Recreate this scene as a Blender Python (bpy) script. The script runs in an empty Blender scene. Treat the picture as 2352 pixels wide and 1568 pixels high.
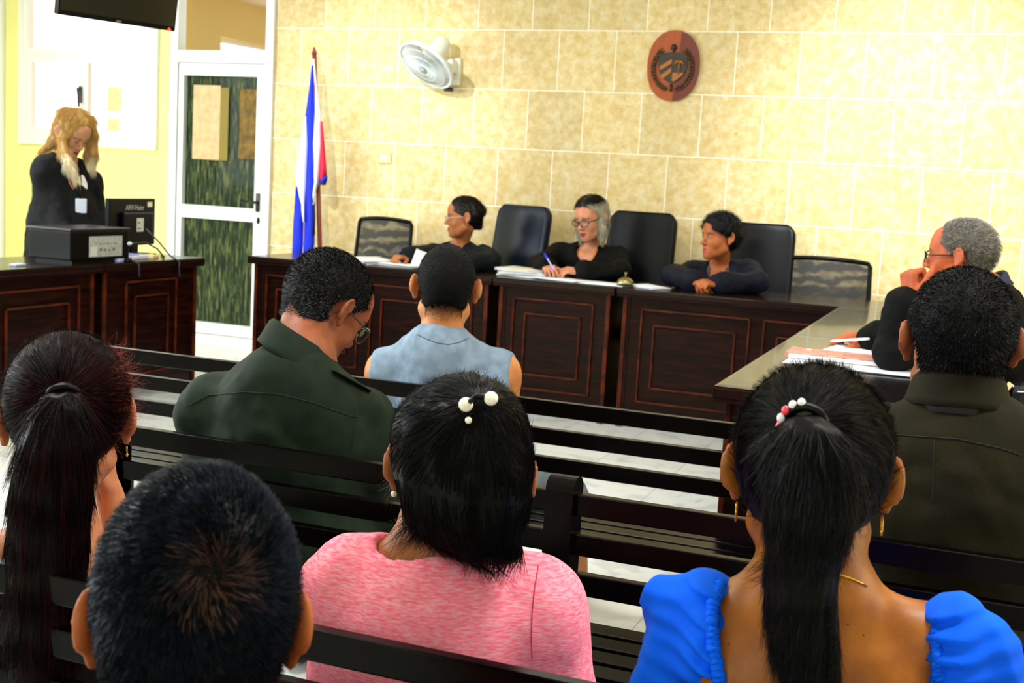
import bpy, bmesh, math, random
import numpy as np
from math import sin, cos, tan, pi, radians, sqrt, exp
from mathutils import Vector, Matrix
from mathutils.bvhtree import BVHTree
random.seed(7); RNG = np.random.default_rng(7)
S = bpy.context.scene
COL = S.collection

# ------------------------------------------------------------------ camera
FPX, PSI, TH, ROLL, CAMH = 2796.3, .3671, .1289, .0563, 1.35
Fv = np.array([-sin(PSI)*cos(TH), cos(PSI)*cos(TH), -sin(TH)])
_rt = np.array([cos(PSI), sin(PSI), 0.]); _up = np.cross(_rt, Fv)
Rv = _rt*cos(ROLL) + _up*sin(ROLL); Uv = -_rt*sin(ROLL) + _up*cos(ROLL)
CC = np.array([0, 0, CAMH])
cam = bpy.data.cameras.new('camera'); co = bpy.data.objects.new('camera', cam); COL.objects.link(co)
cam.sensor_width = 36; cam.lens = FPX/2352*36; cam.clip_start = .05
m = Matrix.Identity(4)
for i in range(3):
    m[i][0] = Rv[i]; m[i][1] = Uv[i]; m[i][2] = -Fv[i]; m[i][3] = CC[i]
co.matrix_world = m
cam.dof.use_dof = True; cam.dof.focus_distance = 2.25; cam.dof.aperture_fstop = 9.0
S.camera = co

# ------------------------------------------------------------------ world, exposure, large lights
W = bpy.data.worlds.new('sky'); S.world = W; W.use_nodes = True
W.node_tree.nodes['Background'].inputs[0].default_value = (.93, .97, 1, 1)
W.node_tree.nodes['Background'].inputs[1].default_value = 3.0
S.view_settings.view_transform = 'Standard'; S.view_settings.look = 'None'
S.view_settings.gamma = 1; S.view_settings.use_curve_mapping = False
S.view_settings.exposure = 0.0
S.cycles.use_denoising = True
S.cycles.max_bounces = 6

def area(name, loc, target, sx, sy, power, col, spread=180):
    l = bpy.data.lights.new(name, 'AREA'); l.shape = 'RECTANGLE'; l.size = sx; l.size_y = sy
    l.energy = power; l.color = col; l.spread = radians(spread)
    o = bpy.data.objects.new(name, l); COL.objects.link(o); o.location = loc
    o.rotation_euler = (Vector(target)-Vector(loc)).to_track_quat('-Z', 'Y').to_euler()
    return o
def spot(name, loc, target, power, col, ang=60, blend=1., r=.05):
    l = bpy.data.lights.new(name, 'SPOT'); l.energy = power; l.color = col
    l.spot_size = radians(ang); l.spot_blend = blend; l.shadow_soft_size = r
    o = bpy.data.objects.new(name, l); COL.objects.link(o); o.location = loc
    o.rotation_euler = (Vector(target)-Vector(loc)).to_track_quat('-Z', 'Y').to_euler()
    return o
# daylight through the row of windows in the left wall, tall rear windows, ceiling fittings
area('left_window_daylight', (-7.5, 2.4, 1.9), (0, 3.4, .9), 5.0, 1.5, 260, (.84, .92, 1))
area('rear_window_daylight', (-.5, -2.9, 2.2), (-1., 4, .9), 4.5, 1.2, 14, (1, .97, .93))
for i, (x, y) in enumerate([(-4.6, 5.2), (-1.6, 5.2), (1.2, 4.6), (-2.6, 2.2), (.4, 2.0), (-6.3, 5.9)]):  # last position is an extra lamp added to brighten the yellow window wall
    area('ceiling_lamp_and_fill', (x, y, 3.02), (x, y, 0), 1.2, .5, 68 if y < 3 else 28, (1, .97, .92))
spot('wall_washer_light', (-3.9, 4.9, 3.0), (-4.05, 7.91, 1.72), 340, (.90, .96, 1), 42)
spot('wall_washer_light', (-.5, 4.9, 3.0), (-.40, 7.91, 1.50), 640, (.90, .96, 1), 56)
area('right_warm_fill', (3.0, 3.2, 1.7), (0, 3.0, 1.1), 2.0, 1.4, 40, (1, .90, .76))  # warm fill added from the right; the wall there is closed

# ------------------------------------------------------------------ materials
def lin(c):
    if isinstance(c, str):
        c = [int(c[i:i+2], 16)/255 for i in (0, 2, 4)]
    return tuple(((v/12.92) if v <= .04045 else ((v+.055)/1.055)**2.4) for v in c[:3]) + (1,)
MATS = {}
def mat(name, col, rough=.5, metal=0., spec=.5, var=0., vscale=20., col2=None, bump=0., bscale=200., sss=0., emit=None, alpha=1., coat=0., stretch=None, sheen=0., detail=3, stint=None):
    if name in MATS: return MATS[name]
    M = bpy.data.materials.new(name); M.use_nodes = True; MATS[name] = M
    nt = M.node_tree; N = nt.nodes; L = nt.links; b = N['Principled BSDF']
    c = lin(col); b.inputs['Base Color'].default_value = c
    b.inputs['Roughness'].default_value = rough; b.inputs['Metallic'].default_value = metal
    b.inputs['Specular IOR Level'].default_value = spec
    if stint: b.inputs['Specular Tint'].default_value = (*stint, 1)
    if coat: b.inputs['Coat Weight'].default_value = coat; b.inputs['Coat Roughness'].default_value = .08
    if sheen: b.inputs['Sheen Weight'].default_value = sheen
    if sss:
        b.inputs['Subsurface Weight'].default_value = sss; b.inputs['Subsurface Radius'].default_value = (1, .35, .15)
        b.inputs['Subsurface Scale'].default_value = .012
    if emit:
        b.inputs['Emission Color'].default_value = lin(emit[0]); b.inputs['Emission Strength'].default_value = emit[1]
    if alpha < 1: b.inputs['Alpha'].default_value = alpha
    tc = N.new('ShaderNodeTexCoord'); mp = N.new('ShaderNodeMapping'); L.new(tc.outputs['Object'], mp.inputs[0])
    if stretch: mp.inputs['Scale'].default_value = stretch
    if col2 or var:
        n = N.new('ShaderNodeTexNoise'); n.inputs['Scale'].default_value = vscale; n.inputs['Detail'].default_value = detail
        L.new(mp.outputs[0], n.inputs[0])
        r = N.new('ShaderNodeValToRGB'); L.new(n.outputs[0], r.inputs[0]); L.new(r.outputs[0], b.inputs['Base Color'])
        r.color_ramp.elements[0].position = .35; r.color_ramp.elements[1].position = .65
        if col2: r.color_ramp.elements[0].color = lin(col2); r.color_ramp.elements[1].color = c
        else:
            r.color_ramp.elements[0].color = tuple(v*(1-var) for v in c[:3])+(1,); r.color_ramp.elements[1].color = tuple(min(1, v*(1+var)) for v in c[:3])+(1,)
    if bump:
        n2 = N.new('ShaderNodeTexNoise'); n2.inputs['Scale'].default_value = bscale; n2.inputs['Detail'].default_value = 2
        L.new(mp.outputs[0], n2.inputs[0]); bp = N.new('ShaderNodeBump'); bp.inputs['Strength'].default_value = bump; bp.inputs['Distance'].default_value = .002
        L.new(n2.outputs[0], bp.inputs['Height']); L.new(bp.outputs[0], b.inputs['Normal'])
    return M

def node_mat(name):
    M = bpy.data.materials.new(name); M.use_nodes = True; MATS[name] = M
    return M, M.node_tree.nodes, M.node_tree.links, M.node_tree.nodes['Principled BSDF']

def stone_mat():
    M, N, L, b = node_mat('coral_stone')
    tc = N.new('ShaderNodeTexCoord'); sp = N.new('ShaderNodeSeparateXYZ'); L.new(tc.outputs['Object'], sp.inputs[0])
    ax = N.new('ShaderNodeMath'); ax.inputs[1].default_value = 4.828+.4012*20; L.new(sp.outputs[0], ax.inputs[0])
    az = N.new('ShaderNodeMath'); az.inputs[1].default_value = .014; L.new(sp.outputs[2], az.inputs[0])
    cb = N.new('ShaderNodeCombineXYZ'); L.new(ax.outputs[0], cb.inputs[0]); L.new(az.outputs[0], cb.inputs[1])
    br = N.new('ShaderNodeTexBrick'); L.new(cb.outputs[0], br.inputs[0])
    for k, v in (('Scale', 1), ('Mortar Size', .0032), ('Mortar Smooth', .3), ('Bias', 0), ('Brick Width', .4012), ('Row Height', .4)): br.inputs[k].default_value = v
    br.inputs['Color1'].default_value = (.86, .86, .86, 1); br.inputs['Color2'].default_value = (1, 1, 1, 1); br.inputs['Mortar'].default_value = (1, 1, 1, 1)
    n1 = N.new('ShaderNodeTexNoise'); n1.inputs['Scale'].default_value = 19; n1.inputs['Detail'].default_value = 8; n1.inputs['Roughness'].default_value = .68; n1.inputs['Distortion'].default_value = .15
    L.new(tc.outputs['Object'], n1.inputs[0])
    r = N.new('ShaderNodeValToRGB'); L.new(n1.outputs[0], r.inputs[0]); e = r.color_ramp.elements
    e[0].position = .30; e[0].color = lin('d3b36f'); e[1].position = .70; e[1].color = lin('eee2bb')
    x = e.new(.46); x.color = lin('dfc587'); x = e.new(.56); x.color = lin('e5d19b')
    n2 = N.new('ShaderNodeTexNoise'); n2.inputs['Scale'].default_value = 34; n2.inputs['Detail'].default_value = 4; n2.inputs['Roughness'].default_value = .6
    L.new(tc.outputs['Object'], n2.inputs[0])
    r2 = N.new('ShaderNodeValToRGB'); L.new(n2.outputs[0], r2.inputs[0]); r2.color_ramp.elements[0].position = .25; r2.color_ramp.elements[1].position = .36
    r2.color_ramp.elements[0].color = (.33, .27, .18, 1)
    mx = N.new('ShaderNodeMix'); mx.data_type = 'RGBA'; mx.blend_type = 'MULTIPLY'; mx.inputs[0].default_value = .8
    L.new(r.outputs[0], mx.inputs[6]); L.new(r2.outputs[0], mx.inputs[7])
    m2 = N.new('ShaderNodeMix'); m2.data_type = 'RGBA'; m2.blend_type = 'MULTIPLY'; m2.inputs[0].default_value = 1
    L.new(mx.outputs[2], m2.inputs[6]); L.new(br.outputs['Color'], m2.inputs[7])
    m3 = N.new('ShaderNodeMix'); m3.data_type = 'RGBA'; L.new(br.outputs['Fac'], m3.inputs[0]); L.new(m2.outputs[2], m3.inputs[6]); m3.inputs[7].default_value = lin('fbf8e8')
    L.new(m3.outputs[2], b.inputs['Base Color']); b.inputs['Roughness'].default_value = .55
    return M
def floor_mat():
    M, N, L, b = node_mat('marble_tile')
    tc = N.new('ShaderNodeTexCoord'); br = N.new('ShaderNodeTexBrick'); mp = N.new('ShaderNodeMapping'); mp.inputs['Location'].default_value = (20.11, 20.2, 0)
    L.new(tc.outputs['Object'], mp.inputs[0]); L.new(mp.outputs[0], br.inputs[0]); br.offset = 0
    for k, v in (('Scale', 1), ('Mortar Size', .002), ('Mortar Smooth', .2), ('Brick Width', .4), ('Row Height', .4)): br.inputs[k].default_value = v
    br.inputs['Color1'].default_value = lin('dfe3e1'); br.inputs['Color2'].default_value = lin('e9ecea'); br.inputs['Mortar'].default_value = lin('a9aca6')
    n = N.new('ShaderNodeTexNoise'); n.inputs['Scale'].default_value = 5; n.inputs['Detail'].default_value = 8; n.inputs['Distortion'].default_value = 1.5; L.new(tc.outputs['Object'], n.inputs[0])
    r = N.new('ShaderNodeValToRGB'); r.color_ramp.elements[0].position = .38; r.color_ramp.elements[1].position = .5; r.color_ramp.elements[0].color = (.8, .82, .82, 1); L.new(n.outputs[0], r.inputs[0])
    mx = N.new('ShaderNodeMix'); mx.data_type = 'RGBA'; mx.blend_type = 'MULTIPLY'; mx.inputs[0].default_value = 1
    L.new(br.outputs['Color'], mx.inputs[6]); L.new(r.outputs[0], mx.inputs[7]); L.new(mx.outputs[2], b.inputs['Base Color'])
    b.inputs['Roughness'].default_value = .16
    return M
def glass_mat(name, tint=(1, 1, 1, 1), gloss=.12, rough=.02):
    M = bpy.data.materials.new(name); M.use_nodes = True; MATS[name] = M; N = M.node_tree.nodes; L = M.node_tree.links
    N.remove(N['Principled BSDF']); t = N.new('ShaderNodeBsdfTransparent'); t.inputs[0].default_value = tint
    g = N.new('ShaderNodeBsdfGlossy'); g.inputs['Roughness'].default_value = rough; mx = N.new('ShaderNodeMixShader'); mx.inputs[0].default_value = gloss
    L.new(t.outputs[0], mx.inputs[1]); L.new(g.outputs[0], mx.inputs[2]); L.new(mx.outputs[0], N['Material Output'].inputs[0])
    return M
def bamboo_mat():
    M, N, L, b = node_mat('bamboo_curtain')
    tc = N.new('ShaderNodeTexCoord'); mp = N.new('ShaderNodeMapping'); mp.inputs['Scale'].default_value = (34, 1, 5.0); L.new(tc.outputs['Object'], mp.inputs[0])
    sn = N.new('ShaderNodeVectorMath'); sn.operation = 'SNAP'; sn.inputs[1].default_value = (.75, 10, .25); L.new(mp.outputs[0], sn.inputs[0])
    mxv = N.new('ShaderNodeVectorMath'); mxv.operation = 'MULTIPLY_ADD'; mxv.inputs[1].default_value = (1, 1, .5); L.new(sn.outputs[0], mxv.inputs[0]); L.new(mp.outputs[0], mxv.inputs[2])
    n = N.new('ShaderNodeTexNoise'); n.inputs['Scale'].default_value = .8; n.inputs['Detail'].default_value = 5; n.inputs['Roughness'].default_value = .65; L.new(mxv.outputs[0], n.inputs[0])
    r = N.new('ShaderNodeValToRGB'); L.new(n.outputs[0], r.inputs[0]); e = r.color_ramp.elements
    e[0].position = .38; e[0].color = lin('05080a'); e[1].position = .62; e[1].color = lin('857f4c')
    x = e.new(.46); x.color = lin('1c2c16'); x = e.new(.53); x.color = lin('434e28')
    wv = N.new('ShaderNodeTexWave'); wv.wave_type = 'BANDS'; wv.bands_direction = 'X'; wv.inputs['Scale'].default_value = 22; wv.inputs['Distortion'].default_value = 1.2; L.new(tc.outputs['Object'], wv.inputs[0])
    mx = N.new('ShaderNodeMix'); mx.data_type = 'RGBA'; mx.blend_type = 'MULTIPLY'; mx.inputs[0].default_value = .35
    L.new(r.outputs[0], mx.inputs[6]); L.new(wv.outputs[0], mx.inputs[7]); L.new(mx.outputs[2], b.inputs['Base Color']); b.inputs['Roughness'].default_value = .8
    return M

m_stone = stone_mat(); m_floor = floor_mat(); m_bamboo = bamboo_mat()
m_glass = glass_mat('window_glass', (1, 1, 1, 1), .08); m_lens = glass_mat('spectacle_lens', (.97, .98, 1, 1), .10); m_tableglass = glass_mat('table_glass', (.96, .98, 1, 1), .14, .05)
m_doorglass = glass_mat('door_glass', (.92, .96, .94, 1), .002)
m_yellow = mat('yellow_paint', 'f4f0a0', .7, var=.03, vscale=3)
m_cream = mat('cream_paint', 'd8cf9e', .7); m_tan = mat('tan_paint', 'b58c48', .8)
m_white = mat('white_enamel', 'eef2f2', .35); m_ceil = mat('ceiling_white', 'e8e6dd', .8)
m_wood = mat('mahogany', '240703', .35, spec=.12, col2='090100', vscale=6, stretch=(1, 1, 9), coat=.05)
m_woodtop = mat('mahogany_top', '1e100b', .2, col2='150b07', vscale=5, stretch=(8, 1, 1), coat=.08, spec=.25)
m_mould = mat('moulding_wood', '56200a', .35, spec=.15, col2='2c0e04', vscale=14)
m_bench = mat('black_lacquer', '040202', .22, spec=.10, bump=.08, bscale=90)
m_black = mat('black_plastic', '030304', .35, spec=.15); m_screen = mat('screen_black', '060607', .12)
m_leather = mat('black_leather', '020305', .34, spec=.16, bump=.3, bscale=160)
m_robe = mat('black_robe', '060708', .75, spec=.12, var=.3, vscale=40, bump=.3, bscale=500)
m_robe2 = mat('black_green_robe', '0a1417', .75, spec=.2, var=.3, vscale=40, bump=.3, bscale=500)
m_robe3 = mat('navy_robe', '080c1e', .7, spec=.2, var=.4, vscale=60, bump=.3, bscale=500)
m_chrome = mat('chrome', 'c9c9c9', .2, 1.); m_brass = mat('aged_brass', '9b9468', .35, 1.); m_gold = mat('gold', 'e0b040', .22, 1.)
m_pearl = mat('pearl', 'f4f0dc', .18, coat=.5); m_paper = mat('paper', 'eef3fb', .8); m_bluep = mat('blue_plastic', '1a18d8', .3)
m_redled = mat('red_led', 'ff2010', .3, emit=('ff2810', 6))

# ------------------------------------------------------------------ helpers
def at(u, v, Y=None, z=None, X=None):
    d = Fv + Rv*(u-1176)/FPX - Uv*(v-784)/FPX
    t = (Y/d[1]) if Y is not None else ((z-CAMH)/d[2] if z is not None else X/d[0])
    return CC + d*t
def tag(o, label=None, cat=None, group=None, kind=None):
    if label: o['label'] = label
    if cat: o['category'] = cat
    if group: o['group'] = group
    if kind: o['kind'] = kind
    return o
def empty(name, loc, rz=0):
    o = bpy.data.objects.new(name, None); COL.objects.link(o); o.location = loc; o.rotation_euler = (0, 0, rz); o.empty_display_size = .05
    return o
def raw_obj(name, verts, faces, mats, parent=None, smooth=False, mi=None):
    """mesh from arrays; faces: (n,4)/(n,3) int array or list"""
    me = bpy.data.meshes.new(name)
    if isinstance(faces, np.ndarray):
        nv, nf, k = len(verts), len(faces), faces.shape[1]
        me.vertices.add(nv); me.vertices.foreach_set('co', np.asarray(verts, np.float32).ravel())
        me.loops.add(nf*k); me.loops.foreach_set('vertex_index', faces.astype(np.int32).ravel())
        me.polygons.add(nf); me.polygons.foreach_set('loop_start', np.arange(0, nf*k, k, dtype=np.int32))
        me.update(calc_edges=True)
    else:
        me.from_pydata([tuple(v) for v in verts], [], faces)
    for m_ in (mats if isinstance(mats, (list, tuple)) else [mats]): me.materials.append(m_)
    if mi is not None: me.polygons.foreach_set('material_index', np.asarray(mi, np.int32))
    if smooth: me.polygons.foreach_set('use_smooth', np.ones(len(me.polygons), bool))
    me.update()
    o = bpy.data.objects.new(name, me); COL.objects.link(o)
    if parent is not None:
        o.parent = parent
    return o
class MB:
    """collects shapes (in the parent's frame) and links them as one mesh"""
    def __init__(s): s.bm = bmesh.new()
    def _mark(s, n0, mi, sm):
        s.bm.faces.ensure_lookup_table()
        for f in s.bm.faces[n0:]:
            f.material_index = mi; f.smooth = sm
    def box(s, lo, hi, bev=0., mi=0, M=None):
        lo = Vector(lo); hi = Vector(hi); c = (lo+hi)/2; d = hi-lo
        n0 = len(s.bm.faces)
        r = bmesh.ops.create_cube(s.bm, size=1, matrix=(M or Matrix()) @ Matrix.Translation(c) @ Matrix.Diagonal((*[max(abs(v), 1e-5) for v in d], 1)))
        if bev > 0:
            es = list({e for v in r['verts'] for e in v.link_edges})
            bmesh.ops.bevel(s.bm, geom=es, offset=bev, segments=2, affect='EDGES', profile=.6)
        s._mark(n0, mi, False); return s
    def tube(s, pts, r, n=8, mi=0, closed=False, cap=True, r2=None):
        pts = [Vector(p) for p in pts]; n0 = len(s.bm.faces); rings = []; N = len(pts)
        up = Vector((0, 0, 1)); prev = None
        for i, p in enumerate(pts):
            if closed: t = pts[(i+1) % N]-pts[i-1]
            else: t = pts[min(i+1, N-1)]-pts[max(i-1, 0)]
            t.normalize()
            if prev is None:
                a = t.cross(up)
                if a.length < 1e-3: a = t.cross(Vector((1, 0, 0)))
            else: a = prev - t*prev.dot(t)
            a.normalize(); prev = a; b = t.cross(a)
            rr = r if not isinstance(r, (list, tuple)) else r[i]
            rb = rr if r2 is None else r2
            rings.append([s.bm.verts.new(p + a*cos(2*pi*k/n)*rr + b*sin(2*pi*k/n)*rb) for k in range(n)])
        for i in range(N if closed else N-1):
            A = rings[i]; B = rings[(i+1) % N]
            for k in range(n): s.bm.faces.new((A[k], A[(k+1) % n], B[(k+1) % n], B[k]))
        if cap and not closed:
            s.bm.faces.new(rings[0][::-1]); s.bm.faces.new(rings[-1])
        s._mark(n0, mi, True); return s
    def lathe(s, prof, n=32, mi=0, M=None, smooth=True):
        M = M or Matrix(); n0 = len(s.bm.faces); rings = []
        for (r, z) in prof:
            if r < 1e-6: rings.append([s.bm.verts.new(M @ Vector((0, 0, z)))])
            else: rings.append([s.bm.verts.new(M @ Vector((r*cos(2*pi*k/n), r*sin(2*pi*k/n), z))) for k in range(n)])
        for A, B in zip(rings[:-1], rings[1:]):
            for k in range(n):
                a0, a1 = A[k % len(A)], A[(k+1) % len(A)]; b0, b1 = B[k % len(B)], B[(k+1) % len(B)]
                f = [a0, a1, b1, b0]; u = []
                for v in f:
                    if v not in u: u.append(v)
                if len(u) > 2: s.bm.faces.new(u)
        s._mark(n0, mi, smooth); return s
    def ball(s, c, r, mi=0, n=16, M=None):
        n0 = len(s.bm.faces); rr = r if isinstance(r, (tuple, list)) else (r, r, r)
        bmesh.ops.create_uvsphere(s.bm, u_segments=n, v_segments=n//2+2, radius=1, matrix=(M or Matrix()) @ Matrix.Translation(c) @ Matrix.Diagonal((*rr, 1)))
        s._mark(n0, mi, True); return s
    def prism(s, poly, z0, z1, mi=0, M=None, bev=0):
        """2D outline extruded along local z"""
        M = M or Matrix(); n0 = len(s.bm.faces)
        A = [s.bm.verts.new(M @ Vector((x, y, z0))) for x, y in poly]; B = [s.bm.verts.new(M @ Vector((x, y, z1))) for x, y in poly]
        n = len(poly); s.bm.faces.new(A[::-1]); ft = s.bm.faces.new(B)
        for k in range(n): s.bm.faces.new((A[k], A[(k+1) % n], B[(k+1) % n], B[k]))
        if bev:
            bmesh.ops.bevel(s.bm, geom=list(ft.edges), offset=bev, segments=2, affect='EDGES')
        s._mark(n0, mi, False); return s
    def grid(s, P, mi=0, smooth=True, closed_u=False):
        n0 = len(s.bm.faces); V = [[s.bm.verts.new(p) for p in row] for row in P]
        for i in range(len(V)-1):
            for j in range(len(V[0])-1): s.bm.faces.new((V[i][j], V[i][j+1], V[i+1][j+1], V[i+1][j]))
            if closed_u: s.bm.faces.new((V[i][-1], V[i][0], V[i+1][0], V[i+1][-1]))
        s._mark(n0, mi, smooth); return s
    def build(s, name, mats, parent=None, loc=None, rz=0., solid=0.):
        bmesh.ops.recalc_face_normals(s.bm, faces=s.bm.faces[:])
        me = bpy.data.meshes.new(name); s.bm.to_mesh(me); s.bm.free()
        for m_ in (mats if isinstance(mats, (list, tuple)) else [mats]): me.materials.append(m_)
        o = bpy.data.objects.new(name, me); COL.objects.link(o)
        if parent is not None: o.parent = parent
        if loc is not None: o.location = loc
        if rz: o.rotation_euler = (0, 0, rz)
        if solid:
            md = o.modifiers.new('solid', 'SOLIDIFY'); md.thickness = solid; md.offset = 0
        return o
def text_part(name, body, size, m_, parent, M, extrude=.0008):
    cu = bpy.data.curves.new(name, 'FONT'); cu.body = body; cu.size = size; cu.extrude = extrude; cu.align_x = 'CENTER'; cu.align_y = 'CENTER'
    t_ = bpy.data.objects.new(name, cu); COL.objects.link(t_); dg = bpy.context.evaluated_depsgraph_get(); me = bpy.data.meshes.new_from_object(t_.evaluated_get(dg)); bpy.data.objects.remove(t_)
    me.materials.clear(); me.materials.append(m_); o = bpy.data.objects.new(name, me); COL.objects.link(o); o.parent = parent; o.matrix_local = M
    return o
def copy_tree(o, parent=None):
    c = o.copy(); COL.objects.link(c)
    if parent is not None: c.parent = parent
    for ch in o.children: copy_tree(ch, c)
    return c
def rotz(a): return Matrix.Rotation(a, 4, 'Z')
def struct(name, mb, m_): return tag(mb.build(name, m_), kind='structure')
def basis4(x, y, z, o):
    return Matrix(((x[0], y[0], z[0], o[0]), (x[1], y[1], z[1], o[1]), (x[2], y[2], z[2], o[2]), (0, 0, 0, 1)))

# ------------------------------------------------------------------ implicit surfaces
_LAT = np.random.default_rng(3).random((32, 32, 32)).astype(np.float32)*2-1
def vnoise(x, y, z, s=1., seed=0):
    x, y, z = np.broadcast_arrays(x*s+seed*3.1+50, y*s+seed*7.7+50, z*s+seed*1.3+50)
    i = np.floor(x).astype(int); j = np.floor(y).astype(int); k = np.floor(z).astype(int)
    fx = x-i; fy = y-j; fz = z-k; fx = fx*fx*(3-2*fx); fy = fy*fy*(3-2*fy); fz = fz*fz*(3-2*fz)
    g = lambda a, b, c: _LAT[(i+a) & 31, (j+b) & 31, (k+c) & 31]
    l = lambda a, b, t: a+(b-a)*t
    return l(l(l(g(0, 0, 0), g(1, 0, 0), fx), l(g(0, 1, 0), g(1, 1, 0), fx), fy), l(l(g(0, 0, 1), g(1, 0, 1), fx), l(g(0, 1, 1), g(1, 1, 1), fx), fy), fz)
class Field:
    def __init__(s, lo, hi, h):
        s.lo = np.array(lo, float); s.h = h; n = np.ceil((np.array(hi)-s.lo)/h).astype(int)+1; s.n = n
        ax = [(s.lo[i]+h*np.arange(n[i])).astype(np.float32) for i in range(3)]
        s.x = ax[0][:, None, None]; s.y = ax[1][None, :, None]; s.z = ax[2][None, None, :]
        s.f = np.full(tuple(n), .3, np.float32)
    def sl(s, lo, hi, pad):
        a = np.clip(np.floor((np.array(lo)-pad-s.lo)/s.h).astype(int), 0, s.n); b = np.clip(np.ceil((np.array(hi)+pad-s.lo)/s.h).astype(int)+1, 0, s.n)
        return tuple(slice(int(p), int(q)) for p, q in zip(a, b))
    def _ap(s, fn, lo, hi, k, mode):
        S_ = s.sl(lo, hi, k+4*s.h+.004)
        if any(q.stop <= q.start for q in S_): return s
        X, Y, Z = s.x[S_[0]], s.y[:, S_[1]], s.z[:, :, S_[2]]
        d = fn(X, Y, Z); f = s.f[S_]
        if mode == 'u':
            if k > 0:
                hh = np.clip(k-np.abs(f-d), 0, None)/k; r = np.minimum(f, d)-hh*hh*k*.25
            else: r = np.minimum(f, d)
        else:
            if mode == 's': d = -d
            hh = np.clip(k-np.abs(f-d), 0, None)/max(k, 1e-6); r = np.maximum(f, d)+hh*hh*k*.25
        s.f[S_] = r; return s
    def cone(s, a, b, r1, r2=None, k=.01, mode='u'):
        r2 = r1 if r2 is None else r2; a = np.array(a, float); b = np.array(b, float); ba = b-a; bb = max(ba@ba, 1e-9); R = max(r1, r2)
        def fn(X, Y, Z):
            px, py, pz = X-a[0], Y-a[1], Z-a[2]; t = np.clip((px*ba[0]+py*ba[1]+pz*ba[2])/bb, 0, 1)
            return (np.sqrt((px-ba[0]*t)**2+(py-ba[1]*t)**2+(pz-ba[2]*t)**2)-(r1+(r2-r1)*t)).astype(np.float32)
        return s._ap(fn, np.minimum(a, b)-R, np.maximum(a, b)+R, k, mode)
    def ell(s, c, r, M=None, k=.01, mode='u'):
        c = np.array(c, float); r = np.array(r, float); M = np.eye(3) if M is None else M; R = np.abs(M)@r
        def fn(X, Y, Z):
            p = (X-c[0], Y-c[1], Z-c[2]); q = [(p[0]*M[0, i]+p[1]*M[1, i]+p[2]*M[2, i])/r[i] for i in range(3)]
            k0 = np.sqrt(q[0]**2+q[1]**2+q[2]**2); k1 = np.sqrt((q[0]/r[0])**2+(q[1]/r[1])**2+(q[2]/r[2])**2)
            return (k0*(k0-1)/np.maximum(k1, 1e-6)).astype(np.float32)
        return s._ap(fn, c-R, c+R, k, mode)
    def chain(s, pts, rs, k=.005, mode='u'):
        for i in range(len(pts)-1):
            s.cone(pts[i], pts[i+1], rs[i] if isinstance(rs, (list, tuple)) else rs, rs[i+1] if isinstance(rs, (list, tuple)) else rs, k, mode)
        return s
    def half(s, p, n, k=.005):
        """keep the side opposite to n"""
        n = np.array(n, float); n /= np.linalg.norm(n); c = float(np.dot(n, p)); d = (s.x*n[0]+s.y*n[1]+s.z*n[2]-c).astype(np.float32)
        hh = np.clip(k-np.abs(s.f-d), 0, None)/k; s.f = np.maximum(s.f, d)+hh*hh*k*.25; return s
    def fun(s, fn):
        s.f = fn(s.f, s.x, s.y, s.z).astype(np.float32); return s
    def noise(s, amp, freq, seed=0, st=(1, 1, 1)):
        near = np.abs(s.f) < (abs(amp)*2+3*s.h); i = np.nonzero(near)
        x = s.x[i[0], 0, 0]; y = s.y[0, i[1], 0]; z = s.z[0, 0, i[2]]
        s.f[i] += amp*vnoise(x*st[0], y*st[1], z*st[2], freq, seed).astype(np.float32); return s
    def mesh(s):
        f = s.f; f[0] = f[-1] = .3; f[:, 0] = f[:, -1] = .3; f[:, :, 0] = f[:, :, -1] = .3
        b = f < 0; n = f.shape
        cnt = np.zeros((n[0]-1, n[1]-1, n[2]-1), np.int8)
        for a in (0, 1):
            for c in (0, 1):
                for d in (0, 1): cnt += b[a:n[0]-1+a, c:n[1]-1+c, d:n[2]-1+d]
        I = np.nonzero((cnt > 0) & (cnt < 8)); I = [q.astype(np.int64) for q in I]
        acc = np.zeros((len(I[0]), 3)); w = np.zeros(len(I[0]))
        cs = [(0, 0, 0), (1, 0, 0), (0, 1, 0), (1, 1, 0), (0, 0, 1), (1, 0, 1), (0, 1, 1), (1, 1, 1)]
        V = [f[I[0]+c[0], I[1]+c[1], I[2]+c[2]] for c in cs]
        for p in range(8):
            for ax in range(3):
                if cs[p][ax]: continue
                q = p+(1, 2, 4)[ax]; a, c = V[p], V[q]; mk = (a < 0) != (c < 0)
                t = np.where(mk, a/np.where(mk, a-c, 1), 0); e = np.zeros((len(a), 3)); e[:] = cs[p]; e[:, ax] += t
                acc += e*mk[:, None]; w += mk
        P = s.lo + s.h*(np.stack(I, 1)+acc/w[:, None])
        ID = np.full(cnt.shape, -1, np.int32); ID[I[0], I[1], I[2]] = np.arange(len(w))
        F = []
        for ax in range(3):
            sa = [slice(1, -1)]*3; sb = [slice(1, -1)]*3; sa[ax] = slice(0, -1); sb[ax] = slice(1, None)
            A = b[tuple(sa)]; B = b[tuple(sb)]
            for inv in (False, True):
                J = np.nonzero((A & ~B) if not inv else (~A & B)); J = [q.copy() for q in J]
                for d in range(3):
                    if d != ax: J[d] = J[d]+1
                u, v = (ax+1) % 3, (ax+2) % 3
                def cell(du, dv):
                    c = [J[0], J[1], J[2]]; c[u] = c[u]+du; c[v] = c[v]+dv; return ID[c[0], c[1], c[2]]
                q = np.stack([cell(-1, -1), cell(0, -1), cell(0, 0), cell(-1, 0)], 1)
                F.append(q[:, ::-1] if inv else q)
        F = np.concatenate(F); F = F[(F >= 0).all(1)]
        return P, F
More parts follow.
